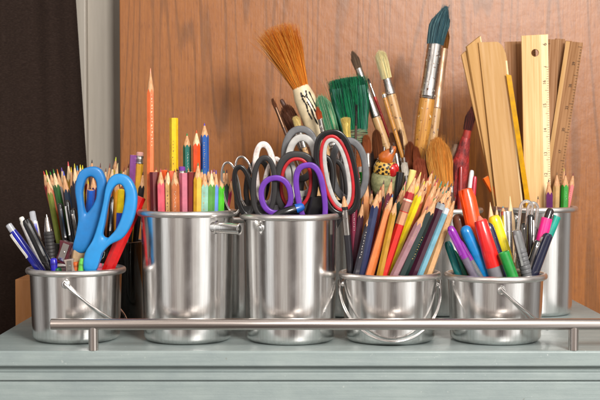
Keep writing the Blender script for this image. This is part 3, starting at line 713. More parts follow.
# ---- middle tall bucket: scissors
def sloop(cx, cy, rx, ry, rot, w, taper=0, sq=2.2): return oval(cx, cy, rx, ry, rot, 48, taper, sq), oval(cx, cy, rx-w, ry-w, rot, 48, taper, sq)
SB = plastic((24, 23, 24), .3, .3); SBG = plastic((44, 42, 42), .5, .1); PUR = plastic((104, 54, 160), .4, .15, var=.2, bump=.2); SRED = plastic((176, 26, 34), .4, .2)
SGR = plastic((98, 98, 100), .5, .05); SLG = plastic((176, 174, 170), .5, .05); MARB = streak('marbled_plastic', (222, 212, 206), (150, 128, 122), (220, 220, 160), .3, coat=.3, contrast=(.48, .75))
def L1(cx, cy, rx, ry, rot, w, Y, dep, mat, extra=(), foot=None, **k):
    o, i = sloop(cx, cy, rx, ry, rot, w, **k); ex = []
    for a, b_, m2, d2 in extra:
        ex.append((oval(cx, cy, rx-a, ry-a, rot, 48, k.get('taper', 0), 2.2), oval(cx, cy, rx-b_, ry-b_, rot, 48, k.get('taper', 0), 2.2), m2, d2))
    return (o, i, Y, dep, mat, ex, foot or (cx, cy+ry-2, 1.2, .9))
scissors('tall_mid', 'steel scissors with thin wire handles at the left of the scissors bucket', [
 L1(231, 188, 9.5, 27, -9, 2.4, Ypl(-2.2, 210, .01), .15, CHROME, foot=(244, 207, .3, .3)), L1(246, 183, 10, 28, -12, 2.4, Ypl(-1.0, 210, .0), .15, CHROME, foot=(251, 211, .4, .4))])
scissors('tall_mid', 'glossy black scissors with slim handles, right of the wire handled ones', [
 L1(244, 191, 10.5, 27, -12, 5.2, Ypl(-2.8, 210, .02), .5, SB, foot=(247,206,2.4,1.2)), L1(264, 187, 13.5, 32, 2, 5.6, Ypl(-3.0, 210, .02), .45, SBG, foot=(266, 205, 2.8, 1.4))])
scissors('tall_mid', 'scissors with a white marbled handle behind the black ones', [
 L1(265, 174, 12.5, 33, -4, 6.5, Ypl(-1.2, 210, .0), .5, MARB), L1(272, 184, 10, 28, 10, 5, Ypl(.2, 210, .0), .5, MARB)])
scissors('tall_mid', 'purple scissors in front, one round and one long handle', [
 L1(276, 195.5, 17.5, 20.5, -8, 5.8, Ypl(-3.4, 214, .02), .45, PUR), L1(311, 196, 16, 34, -9, 5.8, Ypl(-3.7, 214, .02), .45, PUR, taper=-.08, sq=2.6)])
scissors('tall_mid', 'black scissors with a red stripe and white lining inside the big slanted handle', [
 L1(337, 173, 21, 44, -11, 5.8, Ypl(-2.6, 210, .015), .38, SB, [(4.9, 8.4, SRED, .42), (8.0, 12.6, SLG, .34)], foot=(323, 197, 3.0, 1.2), sq=2.7),
 L1(296, 183, 22.5, 32, 4, 7, Ypl(-2.0, 210, .01), .38, SBG, [(6, 9.6, SRED, .42)], foot=(305, 203, 4.2, 1.5), sq=2.5)])
scissors('tall_mid', 'grey scissors with pale lining standing behind the red striped ones', [
 L1(300, 154, 19, 28.5, 3, 7, Ypl(.8, 210, .0), .36, SGR), L1(349, 170, 20, 33, -4, 7, Ypl(-.4, 210, 0), .36, SGR)])
scissors('tall_mid', 'pale grey scissors between the grey and the red striped ones', [
 L1(302, 166, 17.5, 32, 0, 7.2, Ypl(-.6, 210, .0), .34, SLG), L1(285, 184, 12, 26, 6, 5, Ypl(-.8, 210, .0), .45, SLG)])
scissors('tall_mid', 'dull black scissors mostly hidden behind the purple and the red striped ones', [
 L1(286, 190, 14, 26, -6, 6, Ypl(-.2, 210, 0), .5, SB, foot=(284, 200, 4.0, 1.5)), L1(322, 186, 13, 32, 6, 6, Ypl(-.9, 210, 0), .5, SB, foot=(320, 196, 4.0, 1.5))])
scissors('tall_mid', 'charcoal scissors behind the white marbled handle, only their edges showing', [
 L1(257, 184, 13, 26, 8, 5.5, Ypl(1.2, 210, 0), .5, SBG, foot=(257, 200, 4.4, 1.6)), L1(336, 186, 13, 28, -4, 5.5, Ypl(1.2, 210, 0), .5, SBG, foot=(330, 200, 3.0, 1.6))])
def mk_bp(t):
    mb = MB(); mb.lathe([(-2.2, .3), (-1.2, .6), (.5, .55), (.9, .3), (.92, .01)], 24, Matrix.Rotation(1.25, 4, 'Y')); mb.build('barrel', BLACK, t)
    mb = MB(); mb.lathe([(.9, .56), (1.6, .5), (1.9, .3), (1.92, .01)], 24, Matrix.Rotation(1.25, 4, 'Y') @ Matrix.Translation((0, 0, -.3))); mb.build('cap', plastic((24, 92, 180), .3, .4), t)
lump('marker_pen', 291, 210.5, -4.4, mk_bp, 'black pen with blue end lying at the rim under the purple scissors', 'marker', 0, None)

# ---- middle small bucket: slanting pencils
Q = lambda *a, **k: pencil('small_mid', *a, group=G4, **k)
Q(343.5, 193, 349, -.8, (36, 34, 40), 'black pencil with silver paper wrap at the left of the slanting pencils', lc=(70, 60, 60), w=.95, cone=1.6, bands=((1.7, 1.95, (30, 30, 30)), (2.0, 5.0, 'foil')), dy=-1.2, hexa=False)
Q(353, 185, 355, 0, (120, 34, 60), 'maroon pencil with pinkish point beside the silver wrapped one', lc=(170, 80, 90), w=.9, cone=2.4, dy=-.3)
t, L = Q(357, 166, 359, .35, (52, 46, 50), 'pencil with black and white striped barrel and red tip', lc=(190, 50, 50), w=.85, cone=1.3, wood=paint((150, 60, 60)), bands=tuple((1.5+.3*i, 1.64+.3*i, (225, 220, 212)) for i in range(8)))
Q(361.5, 172, 364, .6, (32, 166, 50), 'flat-topped bright green pencil behind the striped one', style='flat', w=1.0)
Q(367, 175, 361, .2, (196, 128, 76), 'natural brown pencil with long bare wood', lc=(120, 80, 60), w=1.0, cone=2.6)
Q(378, 191, 362.5, -.6, (38, 48, 84), 'dark blue pencil with brown tip at the left of the slanting fan', lc=(110, 70, 60), w=1.05, cone=1.8, dy=-.3)
t, L = Q(381, 186, 368, 0, (130, 40, 40), 'dark red pencil just behind the dark blue one', w=.85, cone=1.8)
Q(372, 210, 357, -.75, (44, 42, 52), 'dark grey pencil low at the left front rim', w=.9, cone=1.8, lc=(60, 50, 50))
Q(363, 200, 354, -.2, (70, 40, 52), 'short plum pencil among the left ones', w=.85)
Q(373, 200, 366, .3, (214, 180, 40), 'yellow pencil glimpsed behind the orange one', w=.85)
Q(393, 194, 370, -.72, (222, 124, 66), 'orange pencil leaning right near the front rim', lc=(60, 110, 150), w=1.08, cone=1.9)
Q(396.5, 199, 380, -.8, (178, 128, 30), 'ochre yellow pencil right of the orange one', lc=(50, 50, 60), w=.85, cone=1.7)
Q(392, 178, 376, .1, (96, 28, 50), 'dark wine pencil behind the orange one', lc=(130, 50, 60), w=.9)
Q(404, 186, 382, -.2, (24, 66, 54), 'dark green pencil left of the red one', lc=(40, 130, 80), w=.9, cone=2.0)
Q(406, 181, 379, .3, (160, 60, 70), 'rosy pencil with pink tip behind the dark green one', lc=(200, 120, 130), w=.9)
Q(416.5, 174, 384, -.62, (206, 40, 32), 'bright red pencil with patterned band, leaning right', lc=(150, 40, 40), w=1.08, cone=2.3, bands=((2.3, 3.1, (170, 40, 44)), (3.1, 3.35, (230, 200, 180)), (3.4, 4.6, (160, 110, 90)), (4.7, 6.2, (206, 150, 110))))
Q(425, 181, 389, -.2, (238, 208, 26), 'bright yellow pencil leaning right behind the red one', w=1.0, cone=1.9, lc=(220, 200, 50))
Q(429, 177, 394, .1, (190, 60, 44), 'vermilion pencil right of the bright yellow one', w=.95, cone=2.0, lc=(160, 60, 50))
Q(428, 206, 395, -.8, (150, 112, 118), 'mauve grey pencil with bare wood point at the front rim', w=1.05, cone=2.3, lc=(120, 60, 80))
t, L = Q(437.5, 195, 403.5, -.82, (26, 46, 44), 'very dark green pencil with gold stamping', w=1.12, cone=2.2, lc=(150, 100, 90)); marks(t, L, 5.2, 8.2, 10, (200, 170, 110), 1.06, -.3, .2)
Q(447, 190, 413.5, -.72, (62, 26, 44), 'dark aubergine pencil with grey band leaning right', w=1.05, cone=1.6, lc=(60, 110, 90), bands=((1.7, 2.4, (150, 156, 160)),))
Q(452, 193, 420, -.6, (112, 164, 182), 'light blue pencil leaning far right', w=1.05, cone=1.9, lc=(100, 60, 60), bands=((1.9, 2.6, (196, 200, 204)),))
Q(455.5, 197, 429, -.55, (206, 160, 112), 'natural wood pencil with plain tip, rightmost of the fan', w=1.1, cone=2.4, lc=(70, 60, 60))
Q(436, 182, 404, -.3, (226, 150, 110), 'peach pencil in the second row of the fan', w=.9, lc=(190, 70, 60))
Q(441, 184, 408, -.2, (50, 150, 90), 'green pencil in the second row of the fan', w=.9, lc=(70, 120, 80))
more4 = [(433, 170, 400, .3, (200, 120, 60), (150, 70, 50), 'brown pencil with red-brown tip high in the fan'), (438.5, 178, 404, .4, (170, 60, 80), (150, 50, 90), 'raspberry pencil in the back row of the fan'),
 (442, 181, 409, .5, (60, 80, 150), (40, 150, 140), 'denim blue pencil with turquoise tip in the fan'), (446, 183, 412, .3, (40, 120, 80), (40, 120, 80), 'emerald tip near the right of the fan'),
 (450, 187, 416, .1, (120, 90, 60), (60, 50, 50), 'hazel pencil near the right of the fan'), (421, 172, 390, .4, (236, 210, 90), (240, 220, 120), 'pale yellow point right of the red pencil'),
 (411, 188, 384, .1, (90, 110, 60), (110, 60, 110), 'moss green pencil near the figurine'), (426, 187, 393, -.1, (176, 90, 60), (100, 50, 60), 'rust coloured pencil under the bright yellow point'),
 (444, 190, 409, -.45, (150, 100, 70), (90, 140, 120), 'camel brown pencil with teal lead'), (448.5, 181, 421, .5, (190, 170, 150), (150, 150, 160), 'pale grey pencil by the golden brush')]
more4 += [(365, 186, 358, .75, (90, 60, 50), (70, 50, 50), 'brown pencil in the dark left corner behind the striped one'), (384, 180, 372, .75, (60, 50, 60), (90, 60, 60), 'slate pencil under the green body of the figurine'),
 (372, 190, 365, .5, (130, 60, 50), (110, 50, 50), 'brick red pencil behind the dark blue one'), (388, 192, 373, .3, (40, 60, 50), (60, 80, 70), 'bottle green pencil behind the orange one'),
 (398, 186, 380, .65, (150, 90, 60), (90, 50, 40), 'nut brown pencil below the black felt pen'), (418, 182, 398, .75, (70, 40, 60), (120, 60, 90), 'plum tip in the last row of the fan'),
 (425, 174, 402, .8, (190, 110, 70), (150, 80, 60), 'terracotta tip in the last row of the fan'), (436, 175, 412, .8, (180, 160, 120), (80, 80, 90), 'beige pencil in the last row of the fan'),
 (452, 183, 424, .2, (60, 60, 70), (60, 60, 70), 'steel grey pencil behind the light blue one'), (348, 200, 346, .3, (50, 36, 40), (60, 40, 40), 'very dark pencil at the left end behind the silver wrapped one')]
for x, y, rx, d, c, lc, lb in more4: Q(x, y, rx, d, c, lb, lc=lc, w=.88, cone=random.uniform(1.7, 2.3))
Q(413, 170, 392, .7, (225, 200, 120), 'cream round ended stick beside the patterned figurine', style='flat', w=1.0, wood=CONE2, hexa=False)
pen('small_mid', 'felt_pen', 400.5, 172, 388, .6, [('cap', BLACK, [(0, .4), (.05, .5), (4, .5)]), ('barrel', BLACK, [(4, .48), ('end', .45)])], 'black felt pen with flat top beside the figurine', 'pen', group=G4)

# ---- right small bucket
def s6(*a, **k): return pen('small_right', *a, group=G6, **k)
def mk(nm, rgb, r, capl=4.6, body=None, coat=.4, tip=.55, trans=0, collar=None):
    c = plastic(rgb, .28, coat, trans=trans); segs = [('cap', c, [(0, r*tip*.4), (.08, r*tip), (.35, r*.85), (.8, r*.96), (capl, r)])]
    z = capl
    if collar: segs.append(('collar', plastic(collar, .4, .1), [(capl, r*1.03), (capl+1.1, r*1.03)])); z += 1.1
    segs.append(('barrel', body or c, [(z, r*.93), ('end', r*.85)])); return segs
TEAL = plastic((20, 140, 130), .2, .3, trans=.3)
s6('felt_pen', 447, 241, 458, .1, mk('x', (16, 120, 120), .5), 'translucent teal pen at the left of the marker bucket', dy=0)
PURB = plastic((150, 140, 160), .15, .2, trans=.5)
s6('gel_pen', 449.5, 226, 473, -.55, mk('x', (132, 38, 150), .52, 4.2, PURB), 'purple capped gel pen with clear barrel, leftmost of the markers', clip=(.4, 3.6, .5, .25, plastic((150, 60, 170), .2, .3)), roll=-.6, dy=-.3)
s6('gel_pen', 459, 240, 479, -.5, mk('x', (120, 32, 130), .36, 2.8, CLEAR), 'second purple gel pen, half hidden behind the first', dy=-.1)
s6('marker_pen', 464, 226, 485, -.3, mk('x', (16, 124, 190), .76, 6.0, None), 'bright blue capped marker leaning left', cat='marker', rad=.65, dy=-.2)
s6('marker_pen', 466, 188.5, 483, .15, [('cap', plastic((240, 76, 18), .3, .4), [(0, .4), (.08, .68), (.6, .74), (1.2, .96), (7, 1.0)]), ('barrel', plastic((236, 70, 20), .3, .4), [(7, .85), ('end', .75)])], 'big orange highlighter with clip standing behind the red marker', cat='highlighter', rad=.8, clip=(.1, 4.8, .86, .42, plastic((240, 80, 24), .3, .4)), roll=-1.0, dy=0)
s6('marker_pen', 473, 208, 486, .4, mk('x', (226, 70, 30), .5, 5), 'slim vermilion marker behind the orange highlighter', cat='marker')
s6('marker_pen', 479, 216, 496, -.55, [('tip', plastic((226, 110, 90), .5, 0), [(0, .15), (.3, .3), (.5, .42)]), ('cap', plastic((214, 30, 28), .3, .5), [(.5, .66), (.7, .78), (4.4, .92), (6.2, .94)]), ('collar', plastic((120, 118, 124), .45, .1), [(6.2, .9), (7.4, .9), ('end', .75)])], 'thick red marker with grey lower end in the marker bucket', cat='marker', rad=.8, dy=-.3)
s6('felt_pen', 487.5, 223, 504, -.15, mk('x', (34, 32, 66), .62, 8), 'dark navy pen between the red and the yellow markers', dy=-.2, rad=.6)
s6('highlighter', 493.5, 215.5, 510, .15, mk('x', (236, 214, 30), .82, 8, tip=.7), 'yellow highlighter leaning left beside the navy pen', cat='highlighter', rad=.65)
for o_ in [q for q in bpy.data.objects if q.get('label') and ('grey lower end' in q['label'] or 'dark navy pen' in q['label'] or 'bright blue capped' in q['label'])]:
    Lz = max(v.co.z for c_ in o_.children for v in c_.data.vertices)/U; big = 'thick red' in o_['label']
    marks(o_, Lz, 1.6, 4.6, 11, (235, 225, 215), {True: 1.56, False: 1.14}[big], .3, .26)
s6('felt_pen', 452, 250, 462, .5, mk('x', (12, 96, 70), .5, 6), 'dark green pen deep behind the purple gel pens', rad=.5)
s6('marker_pen', 457.5, 214, 469, .6, mk('x', (120, 70, 50), .8, 6), 'brown marker added as a coppery bucket reflection, behind the purple and blue ones', cat='marker', rad=.7)  # added in place of a coppery reflection on the bucket behind
s6('felt_pen', 470, 216, 480, .75, mk('x', (30, 60, 120), .5, 6), 'dark blue felt pen behind the orange highlighter', rad=.5)
s6('felt_pen', 500, 226, 512, .5, mk('x', (50, 50, 56), .5, 6), 'dark grey felt pen between the yellow highlighter and silver tube', rad=.5)
s6('felt_pen', 535, 226, 526, .5, mk('x', (24, 24, 28), .5, 6), 'black felt pen behind the pink marker', rad=.5)
# green cap, hollow top
def hollow(bk, tx, ty, rx, d, rgb, r, lb, grp, dy=0, L0=6, plug=None):
    M, L, k = stick(bk, tx, ty, rx, d, dy, r, 13, 0)
    t = thing('marker_pen', lb, 'marker', M, grp); m = plastic(rgb, .3, .45)
    mb = MB(); mb.lathe([(L-1.2, .01), (L-1.1, r*.72), (L-.06, r*.78), (L, r*.86), (L-.03, r*.97), (L-.2, r), (L-L0, r*1.05), (L-L0-.02, r*.9)][::-1], 32); mb.build('cap', m, t)
    mb = MB(); mb.lathe([(0, r*.8), (L-L0, r*.92)], 24); mb.build('barrel', plug or m, t)
    if True:
        mb = MB(); mb.lathe([(L-1.1, .01), (L-.75, .12), (L-.35, .14), (L-.33, .01)], 12); mb.build('vent', m, t)
hollow('small_right', 503.5, 252, 512, -.85, (24, 136, 52), .66, 'short green marker with hollow cap end at the front rim', G6)
hollow('small_right', 547, 218, 541, -.1, (230, 36, 128), .68, 'hot pink marker with hollow cap end at the right', G6, dy=.2)
hollow('small_right', 556.5, 216, 542, .35, (14, 150, 132), .58, 'turquoise marker with hollow cap end, rightmost', G6, dy=.3)
R6 = lambda *a, **k: pencil('small_right', *a, group=G6, **k)
R6(490, 202, 495, .5, (222, 196, 150), 'short natural pencil point left of the silver tube', w=.95, cone=2.4, wood=CONE2, lc=(222, 190, 150), body=CONE2)
R6(496.5, 206, 499, .75, (206, 170, 130), 'second natural pencil point, half hidden', w=.9, cone=2.2, wood=CONE2, lc=(200, 160, 120), body=CONE2)
R6(510, 196, 512, .5, (226, 200, 150), 'pale wooden pencil point rising right of the silver tube', w=1.0, cone=2.8, wood=CONE2, lc=(226, 200, 150), body=CONE2)
R6(503, 206, 505, .6, (60, 150, 170), 'small light blue pencil end inside the silver tube', w=.8, cone=.9, lc=(60, 150, 170))
s6('metal_tube', 506, 211, 508, .3, [('tube', CHROME, [(0, .6), (.02, .68), (.1, .7), ('end', .7)])], 'polished silver tube with vertical reflections behind the yellow highlighter', cat='tube', rad=.7)
s6('mechanical_pencil', 516, 230, 526.5, -.65, [('cap', plastic((112, 112, 112), .35, .3), [(0, .3), (.08, .5), (.5, .58), (2.2, .62)]), ('grip', plastic((96, 96, 98), .5, .1), [(2.2, .6)]+[q for i in range(6) for q in ((2.35+i*.5, .66), (2.7+i*.5, .66), (2.76+i*.5, .6))]+[('end', .55)])], 'grey click pen with ribbed grip and long clip', clip=(.5, 4.2, .58, .25, plastic((150, 150, 150), .3, .3)), roll=-.5, rad=.6, dy=-.2)
def loops_clear():
    M, L, k = stick('small_right', 529, 200.5, 523, .1, 0, .5, 12, 0)
    t = thing('plastic_clip', 'clear plastic looped clip beside the black pens', 'clip', M, G6)
    for dx, s in ((-.25, 1), (.55, .8)):
        mb = MB(); pts = []
        for i in range(17): a = math.pi*i/16; pts.append(Vector((dx-.7*math.cos(a)*s, .2*dx, L-.9+.8*math.sin(a)*s)))
        pts = [Vector((dx-.9*s, .2*dx, L-8))]+pts+[Vector((dx+.5*s, .2*dx, L-6))]
        mb.tube(pts, .2, 10); mb.build('loop', CLEAR, t)
loops_clear()
blackpen('small_right', 530.5, 214, 531, -.15, 'black pen right under the clear plastic clip', grp=G6, w=.55, roll=.3)
blackpen('small_right', 524, 222, 524, .3, 'slim black pen behind the grey click pen', grp=G6, w=.42)
blackpen('small_right', 551, 208, 531, .3, 'dark brown-black pen leaning right behind the pink marker', body=(40, 28, 30), grp=G6, w=.58, roll=.6)
blackpen('small_right', 549, 233, 533, -.75, 'thick blue-black pen with silver clip at the front right rim', body=(30, 32, 54), grp=G6, w=.72, dy=-.2, roll=-.9)
blackpen('small_right', 538, 240, 527, -.5, 'black pen wedged between the grey and blue-black pens', grp=G6, w=.45)

# ---- tall right bucket: rulers and pencils
R5 = lambda *a, **k: pencil('tall_right', *a, group=G5, **k)
R5(548.7, 179, 549, -.75, (98, 34, 96), 'purple pencil with tan tip in front of the rulers', lc=(90, 50, 60), w=.95, cone=1.9)
R5(557, 172, 556, -.4, (196, 156, 100), 'natural brown pencil right of the purple one', lc=(120, 90, 60), w=.95, cone=1.9)
R5(560, 170, 559.5, .2, (70, 110, 50), 'olive pencil half hidden between the natural and green ones', lc=(110, 90, 50), w=.9)
R5(565.5, 173, 564.5, -.5, (44, 150, 48), 'bright green pencil with tan tip at the right of the rulers', lc=(110, 60, 60), w=1.0, cone=1.7)
R5(564, 168, 563, .3, (200, 170, 60), 'pencil with sandy tip behind the bright green one', lc=(200, 180, 90), w=.9)
R5(573.5, 173, 569.5, -.1, (224, 120, 120), 'salmon pink pencil with reddish tip, rightmost of all', lc=(120, 60, 60), w=.9, cone=1.7)
R5(485.5, 177, 493, -.2, (236, 108, 26), 'orange flat-topped pencil left of the plain tan board', style='flat', w=1.05, maxlen=18)
R5(494, 171, 499, -.25, (110, 66, 38), 'brown pencil with sharp tip in front of the tan board', lc=(90, 60, 50), w=.95, cone=2.1)
R5(538, 196, 538, -.7, (90, 60, 40), 'short pencil with dark brown tip below the big ruler', w=.85, cone=1.8, lc=(60, 40, 40))
RW = streak('ruler_wood', (222, 182, 122), (200, 156, 96), (320, 320, 7), .55, coat=.05, bump=.15)
RWl = streak('ruler_wood_pale_edge', (234, 208, 160), (220, 188, 138), (320, 320, 7), .55, coat=.05)
RWd = streak('ruler_wood_dark', (160, 112, 62), (124, 80, 40), (320, 320, 7), .6, coat=0, bump=.15)
RWt = streak('tan_board', (190, 146, 88), (180, 136, 78), (200, 200, 9), .55, bump=.1)
INK = plastic((64, 44, 32), .7, 0)
def ruler(tx, ty, rx, d, wid, mat, label, th=.3, dy=0, roll=0, cut=0, hole=None, ticks=None, name='ruler', cat='ruler', round_=0, edge=None, nums=(), maxlen=32, mesh_part='plate', sc=1.0):
    M, L, k = stick('tall_right', tx, ty, rx, d, dy, .4, maxlen, roll)
    t = thing(name, label, cat, M, GR); h = wid/2
    pts = [(-h, 0), (h, 0), (h, L-max(cut, 0)-round_)]
    if round_:
        for i in range(1, 9): a = i/8*math.pi/2; pts.append((h-round_*.45+round_*.45*math.cos(a), L-cut-round_+round_*math.sin(a)))
    else: pts.append((h, L-max(cut, 0)))
    pts += [(-h, L+min(cut, 0))]
    sp = [pts]
    if hole: sp.append([(hole[0]+hole[2]*math.cos(-2*math.pi*i/24), L-hole[1]+hole[2]*math.sin(-2*math.pi*i/24)) for i in range(24)])
    Mr = Matrix.Rotation(math.pi/2, 4, 'X')
    from_curve(mesh_part, sp, th/2-.03, .03, mat, t, Mr)
    if edge:
        mb = MB(); x0, x1 = (h-edge[0], h+.02) if edge[0] > 0 else (-h-.02, -h-edge[0])
        mb.rings([[Vector((x0, -th/2-.04, z)), Vector((x1, -th/2-.012, z)), Vector((x1, th/2-.02, z)), Vector((x0, th/2-.06, z))] for z in (.2, L-.04-round_-max(cut, 0)*.5)])
        mb.build('scale_edge', edge[1], t, smooth=False)
    if ticks:
        side, step, ln, z1 = ticks; mb = MB(); i = 0; z = L-z1
        while z > 3:
            l = ln*(1 if i % 10 == 0 else .7 if i % 5 == 0 else .45)
            xa, xb = (h-l, h-.02) if side > 0 else (-h+.02, -h+l)
            mb.box(xa, xb, -th/2-.055, -th/2+.02, z-.022, z+.022); z -= step; i += 1
        mb.build('tick_marks', INK, t, smooth=False)
    for s, txt, x, sz in nums:
        from_curve('numeral', None, .012, 0, INK, t, Matrix.Translation((x, -th/2-.05, L-s)) @ Matrix.Rotation(-math.pi/2, 4, 'Y') @ Matrix.Rotation(math.pi/2, 4, 'X') , text=txt, size=sz)
    return t
ruler(465.5, 48, 486, .05, 1.7, RWt, 'tan wooden ruler with a hanging hole, leftmost and leaning left', cut=-.8, hole=(.25, 2.2, .2), dy=-1, roll=.3)
ruler(472.5, 37.5, 493, -.05, 2.3, RWt, 'thick tan wooden slat with slanted top, second from the left', cut=-1.1, dy=-1.2, roll=.35, th=.5, edge=(.18, RWl))
ruler(491.5, 41, 510, -.35, 3.6, RWt, 'wide plain tan board with pale rounded right edge', cut=.2, round_=2.8, th=.35, name='wooden_board', cat='board', edge=(.22, RWl), dy=-.3, mesh_part='board')
ruler(508.5, 74, 528.5, -.42, .62, plastic((236, 176, 10), .15, .4, trans=.35), 'narrow yellow plastic ruler along the right edge of the tan board', th=.2, dy=-.1, cut=.25)
ruler(520, 41.5, 525, .3, 4.2, RWd, 'brown ruler with tick marks left of the big pale ruler', ticks=(1, .32, .5, .6), dy=0)
ruler(534.5, 34.8, 537.5, -.3, 3.6, RW, 'big pale wooden ruler with a round hole and printed scale, tallest in the middle', cut=-.12, hole=(.0, 2.5, .55), ticks=(1, .32, .5, 4.5), edge=(.95, RWl), dy=0, th=.38,
      nums=((1.35, '6', 1.36, .75), (4.4, 'I', 1.36, .5), (6.6, '16', 1.22, .6), (9.8, '15', 1.22, .65), (13.2, '14', 1.22, .6), (16.5, '13', 1.22, .6), (19.4, '12', 1.22, .62)))
ruler(553, 39.5, 546, .1, 1.6, RWd, 'brown ruler with tick marks close to the right of the big pale ruler', ticks=(-1, .32, .4, .6), dy=0)
ruler(560, 39, 551, .25, 1.3, RWd, 'narrow brown ruler, second right of the big pale ruler', dy=.3)
ruler(566.5, 41, 556, .45, 1.5, RWd, 'dark brown ruler leaning right behind the outermost one', dy=.8)
ruler(574.5, 42, 549, -.05, 2.3, RWd, 'brown wooden ruler leaning far right with faded scale', ticks=(1, .4, .55, .6), edge=(-.55, RWt), dy=.2, roll=-.2, nums=tuple((3+3.1*i, str(29-i*3), .35, .5) for i in range(5)))

# ---- back buckets: brushes
OR = [(236, 148, 48), (224, 130, 36), (244, 176, 76), (206, 108, 28)]
# big orange bristle brush with a patterned white ferrule
M, L, k = stick('back_mid', 276, 24, 347, 0, -1.0, .9, 36, 0)
t = thing('paint_brush', 'big round brush with splayed orange bristles and a white handle with black drawing', 'brush', M, GB)
zb = L-9.3
mats = [streak('bristle', c, tuple(int(q*.85) for q in c), (900, 900, 40), .5) for c in OR]
mb = hair_mesh(1500, zb, L, 2.2, 4.4, 6.2, 1.9, rag=.42, tip=.12, lean=-.3, hr=.035, slots=4, curl=.75, clump=1.2, thm=1.5)
mb.cur = 3; mb.lathe([(zb-.2, .95), (zb+3, 1.35), (zb+5, 1.1), (zb+5.5, .5)], 16, sy=.7); mb.build('bristles', mats, t)
IV = plastic((222, 204, 168), .35, .4, var=.2)
mb = MB(); mb.lathe([(0, .5), (3, .7), (zb-9, 1.1), (zb-5, 1.65), (zb-1.5, 1.6), (zb-.4, 1.35), (zb+.1, 1.2), (zb+.15, 1.0)], 32, sx=.92, sy=.8); mb.build('handle', IV, t)
mb = MB()
def pr(z):       # radius of the painted handle
    ks = [(zb-9, 1.1), (zb-5, 1.65), (zb-1.5, 1.6), (zb-.4, 1.35)]
    for (a, ra), (c, rc) in zip(ks, ks[1:]):
        if a <= z <= c: return ra+(rc-ra)*(z-a)/(c-a)
    return 1.2
for pts in ([(-.25, .7), (-.35, 1.6), (-.15, 2.6), (-.3, 3.6), (-.1, 5)], [(.55, .7), (.35, 1.6), (.6, 2.4), (.75, 3.6), (1.0, 5.4), (1.15, 7)], [(.1, 2.2), (.3, 3.2), (.25, 4.4), (.45, 6)], [(-.2, 1.2), (.1, 1.5), (.4, 1.2)], [(1.0, 1.0), (1.15, 2.5), (1.3, 4)]):
    pp = []
    for i in range(len(pts)-1):
        for j in range(5):
            f = j/5; x = pts[i][0]*(1-f)+pts[i+1][0]*f; s = pts[i][1]*(1-f)+pts[i+1][1]*f; R_ = pr(zb-s); a = -math.pi/2+x/R_
            pp.append(Vector((R_*math.cos(a)*.92, R_*math.sin(a)*.8, zb-s)))
    mb.tube(pp, [.05+.1*random.random() for _ in pp], 6)
mb.build('painted_drawing', BLACK, t)
GRN = [(30, 156, 98), (18, 126, 78), (64, 180, 132), (12, 96, 76)]
# wide green brush, thread-wrapped
M, L, k = stick('back_mid', 347, 77, 366, -.2, -.3, 1.2, 30, 0)
t = thing('paint_brush', 'wide flat brush with bright green bristles, its neck wrapped in thread', 'brush', M, GB)
zb = L-7.4; mats = [streak('bristle', c, tuple(int(q*.75) for q in c), (900, 900, 40), .6) for c in GRN+[(20, 50, 56)]]
mb = hair_mesh(2200, zb, L, 3.6, 5.1, 5.3, 1.7, rag=.14, tip=.03, hr=.04, slots=5, curl=.35, clump=.8, thm=1.2)
mb.cur = 3; mb.rings([[Vector((x*w, y*.6, z)) for x, y in ((-1, -1), (1, -1), (1, 1), (-1, 1))] for z, w in ((zb-.3, 1.6), (zb+3, 2.2), (zb+6, 2.3))])
mb.build('bristles', mats, t)
mb = MB()
for j in range(9):
    z = zb-.1-j*.19; w = 1.72-.03*j; mb.tube([Vector((w*math.cos(a)*(1+.02*math.sin(5*a+j)), .95*math.sin(a), z+.1*math.sin(a*2+j*1.7))) for a in [2*math.pi*i/28 for i in range(28)]], .11, 6, closed=True)
mb.build('thread', streak('thread', (120, 110, 80), (60, 120, 90), (120, 120, 90), .8), t)
mb = MB(); mb.lathe([(0, .8), (zb*.5, 1.2), (zb-1.5, 1.5), (zb+.1, 1.6)], 24, sy=.55); mb.build('handle', DWOOD, t)
B8 = lambda *a, **k: brush('back_mid', *a, group=GB, **k)
B7 = lambda *a, **k: brush('back_right', *a, group=GB, **k)
B8(320, 95, 351, -.1, 'round brush with mint and whitish bristles beside the big orange one', 6.0, 1.5, 1.6, 2.3, 2.5, [(120, 160, 120), (30, 140, 100), (50, 120, 90), (180, 190, 160)], DWOOD, n=900, tip=.25, rag=.1, flat=.7, wtip=.9, hr=.04, dy=-.8)
B8(272, 98, 312, -.3, 'thin brush with small brown tip at the far left of the brushes', 1.4, 3.0, .45, .5, .5, [(100, 60, 36)], DWOOD, fmat=streak('tarnished', (140, 110, 90), (100, 76, 60), (300, 300, 40), .4, metal=1), n=120, dy=-.6)
B8(295, 116, 322, -.5, 'short brush with cream tip in front of the white handle', 2.0, 2.5, .7, .8, .9, [(200, 180, 120)], LWOOD, n=200, wtip=.95, tip=.1, dy=-.5)
B8(317, 106, 340, -.6, 'thin brush with reddish tip and silver ferrule', 1.7, 3.8, .6, .7, .8, [(176, 84, 40), (150, 60, 30)], LWOOD, n=200, tip=.5, wtip=.3, dy=-1.0)
B8(345, 117, 356, -.7, 'small brush with flat cream bristles in front of the green one', 3.0, 2.5, .6, .8, .9, [(208, 190, 110), (190, 168, 90)], DWOOD, n=320, wtip=1.5, tip=.05, dy=-1.2)
B8(356.5, 104, 354, -.75, 'very thin dark brush standing before the green brush', .9, 2, .32, .3, .3, [(30, 28, 30)], DWOOD, fmat=streak('black_ferrule', (70, 66, 66), (40, 38, 38), (300, 300, 40), .4, metal=1), n=60, dy=-1.2)
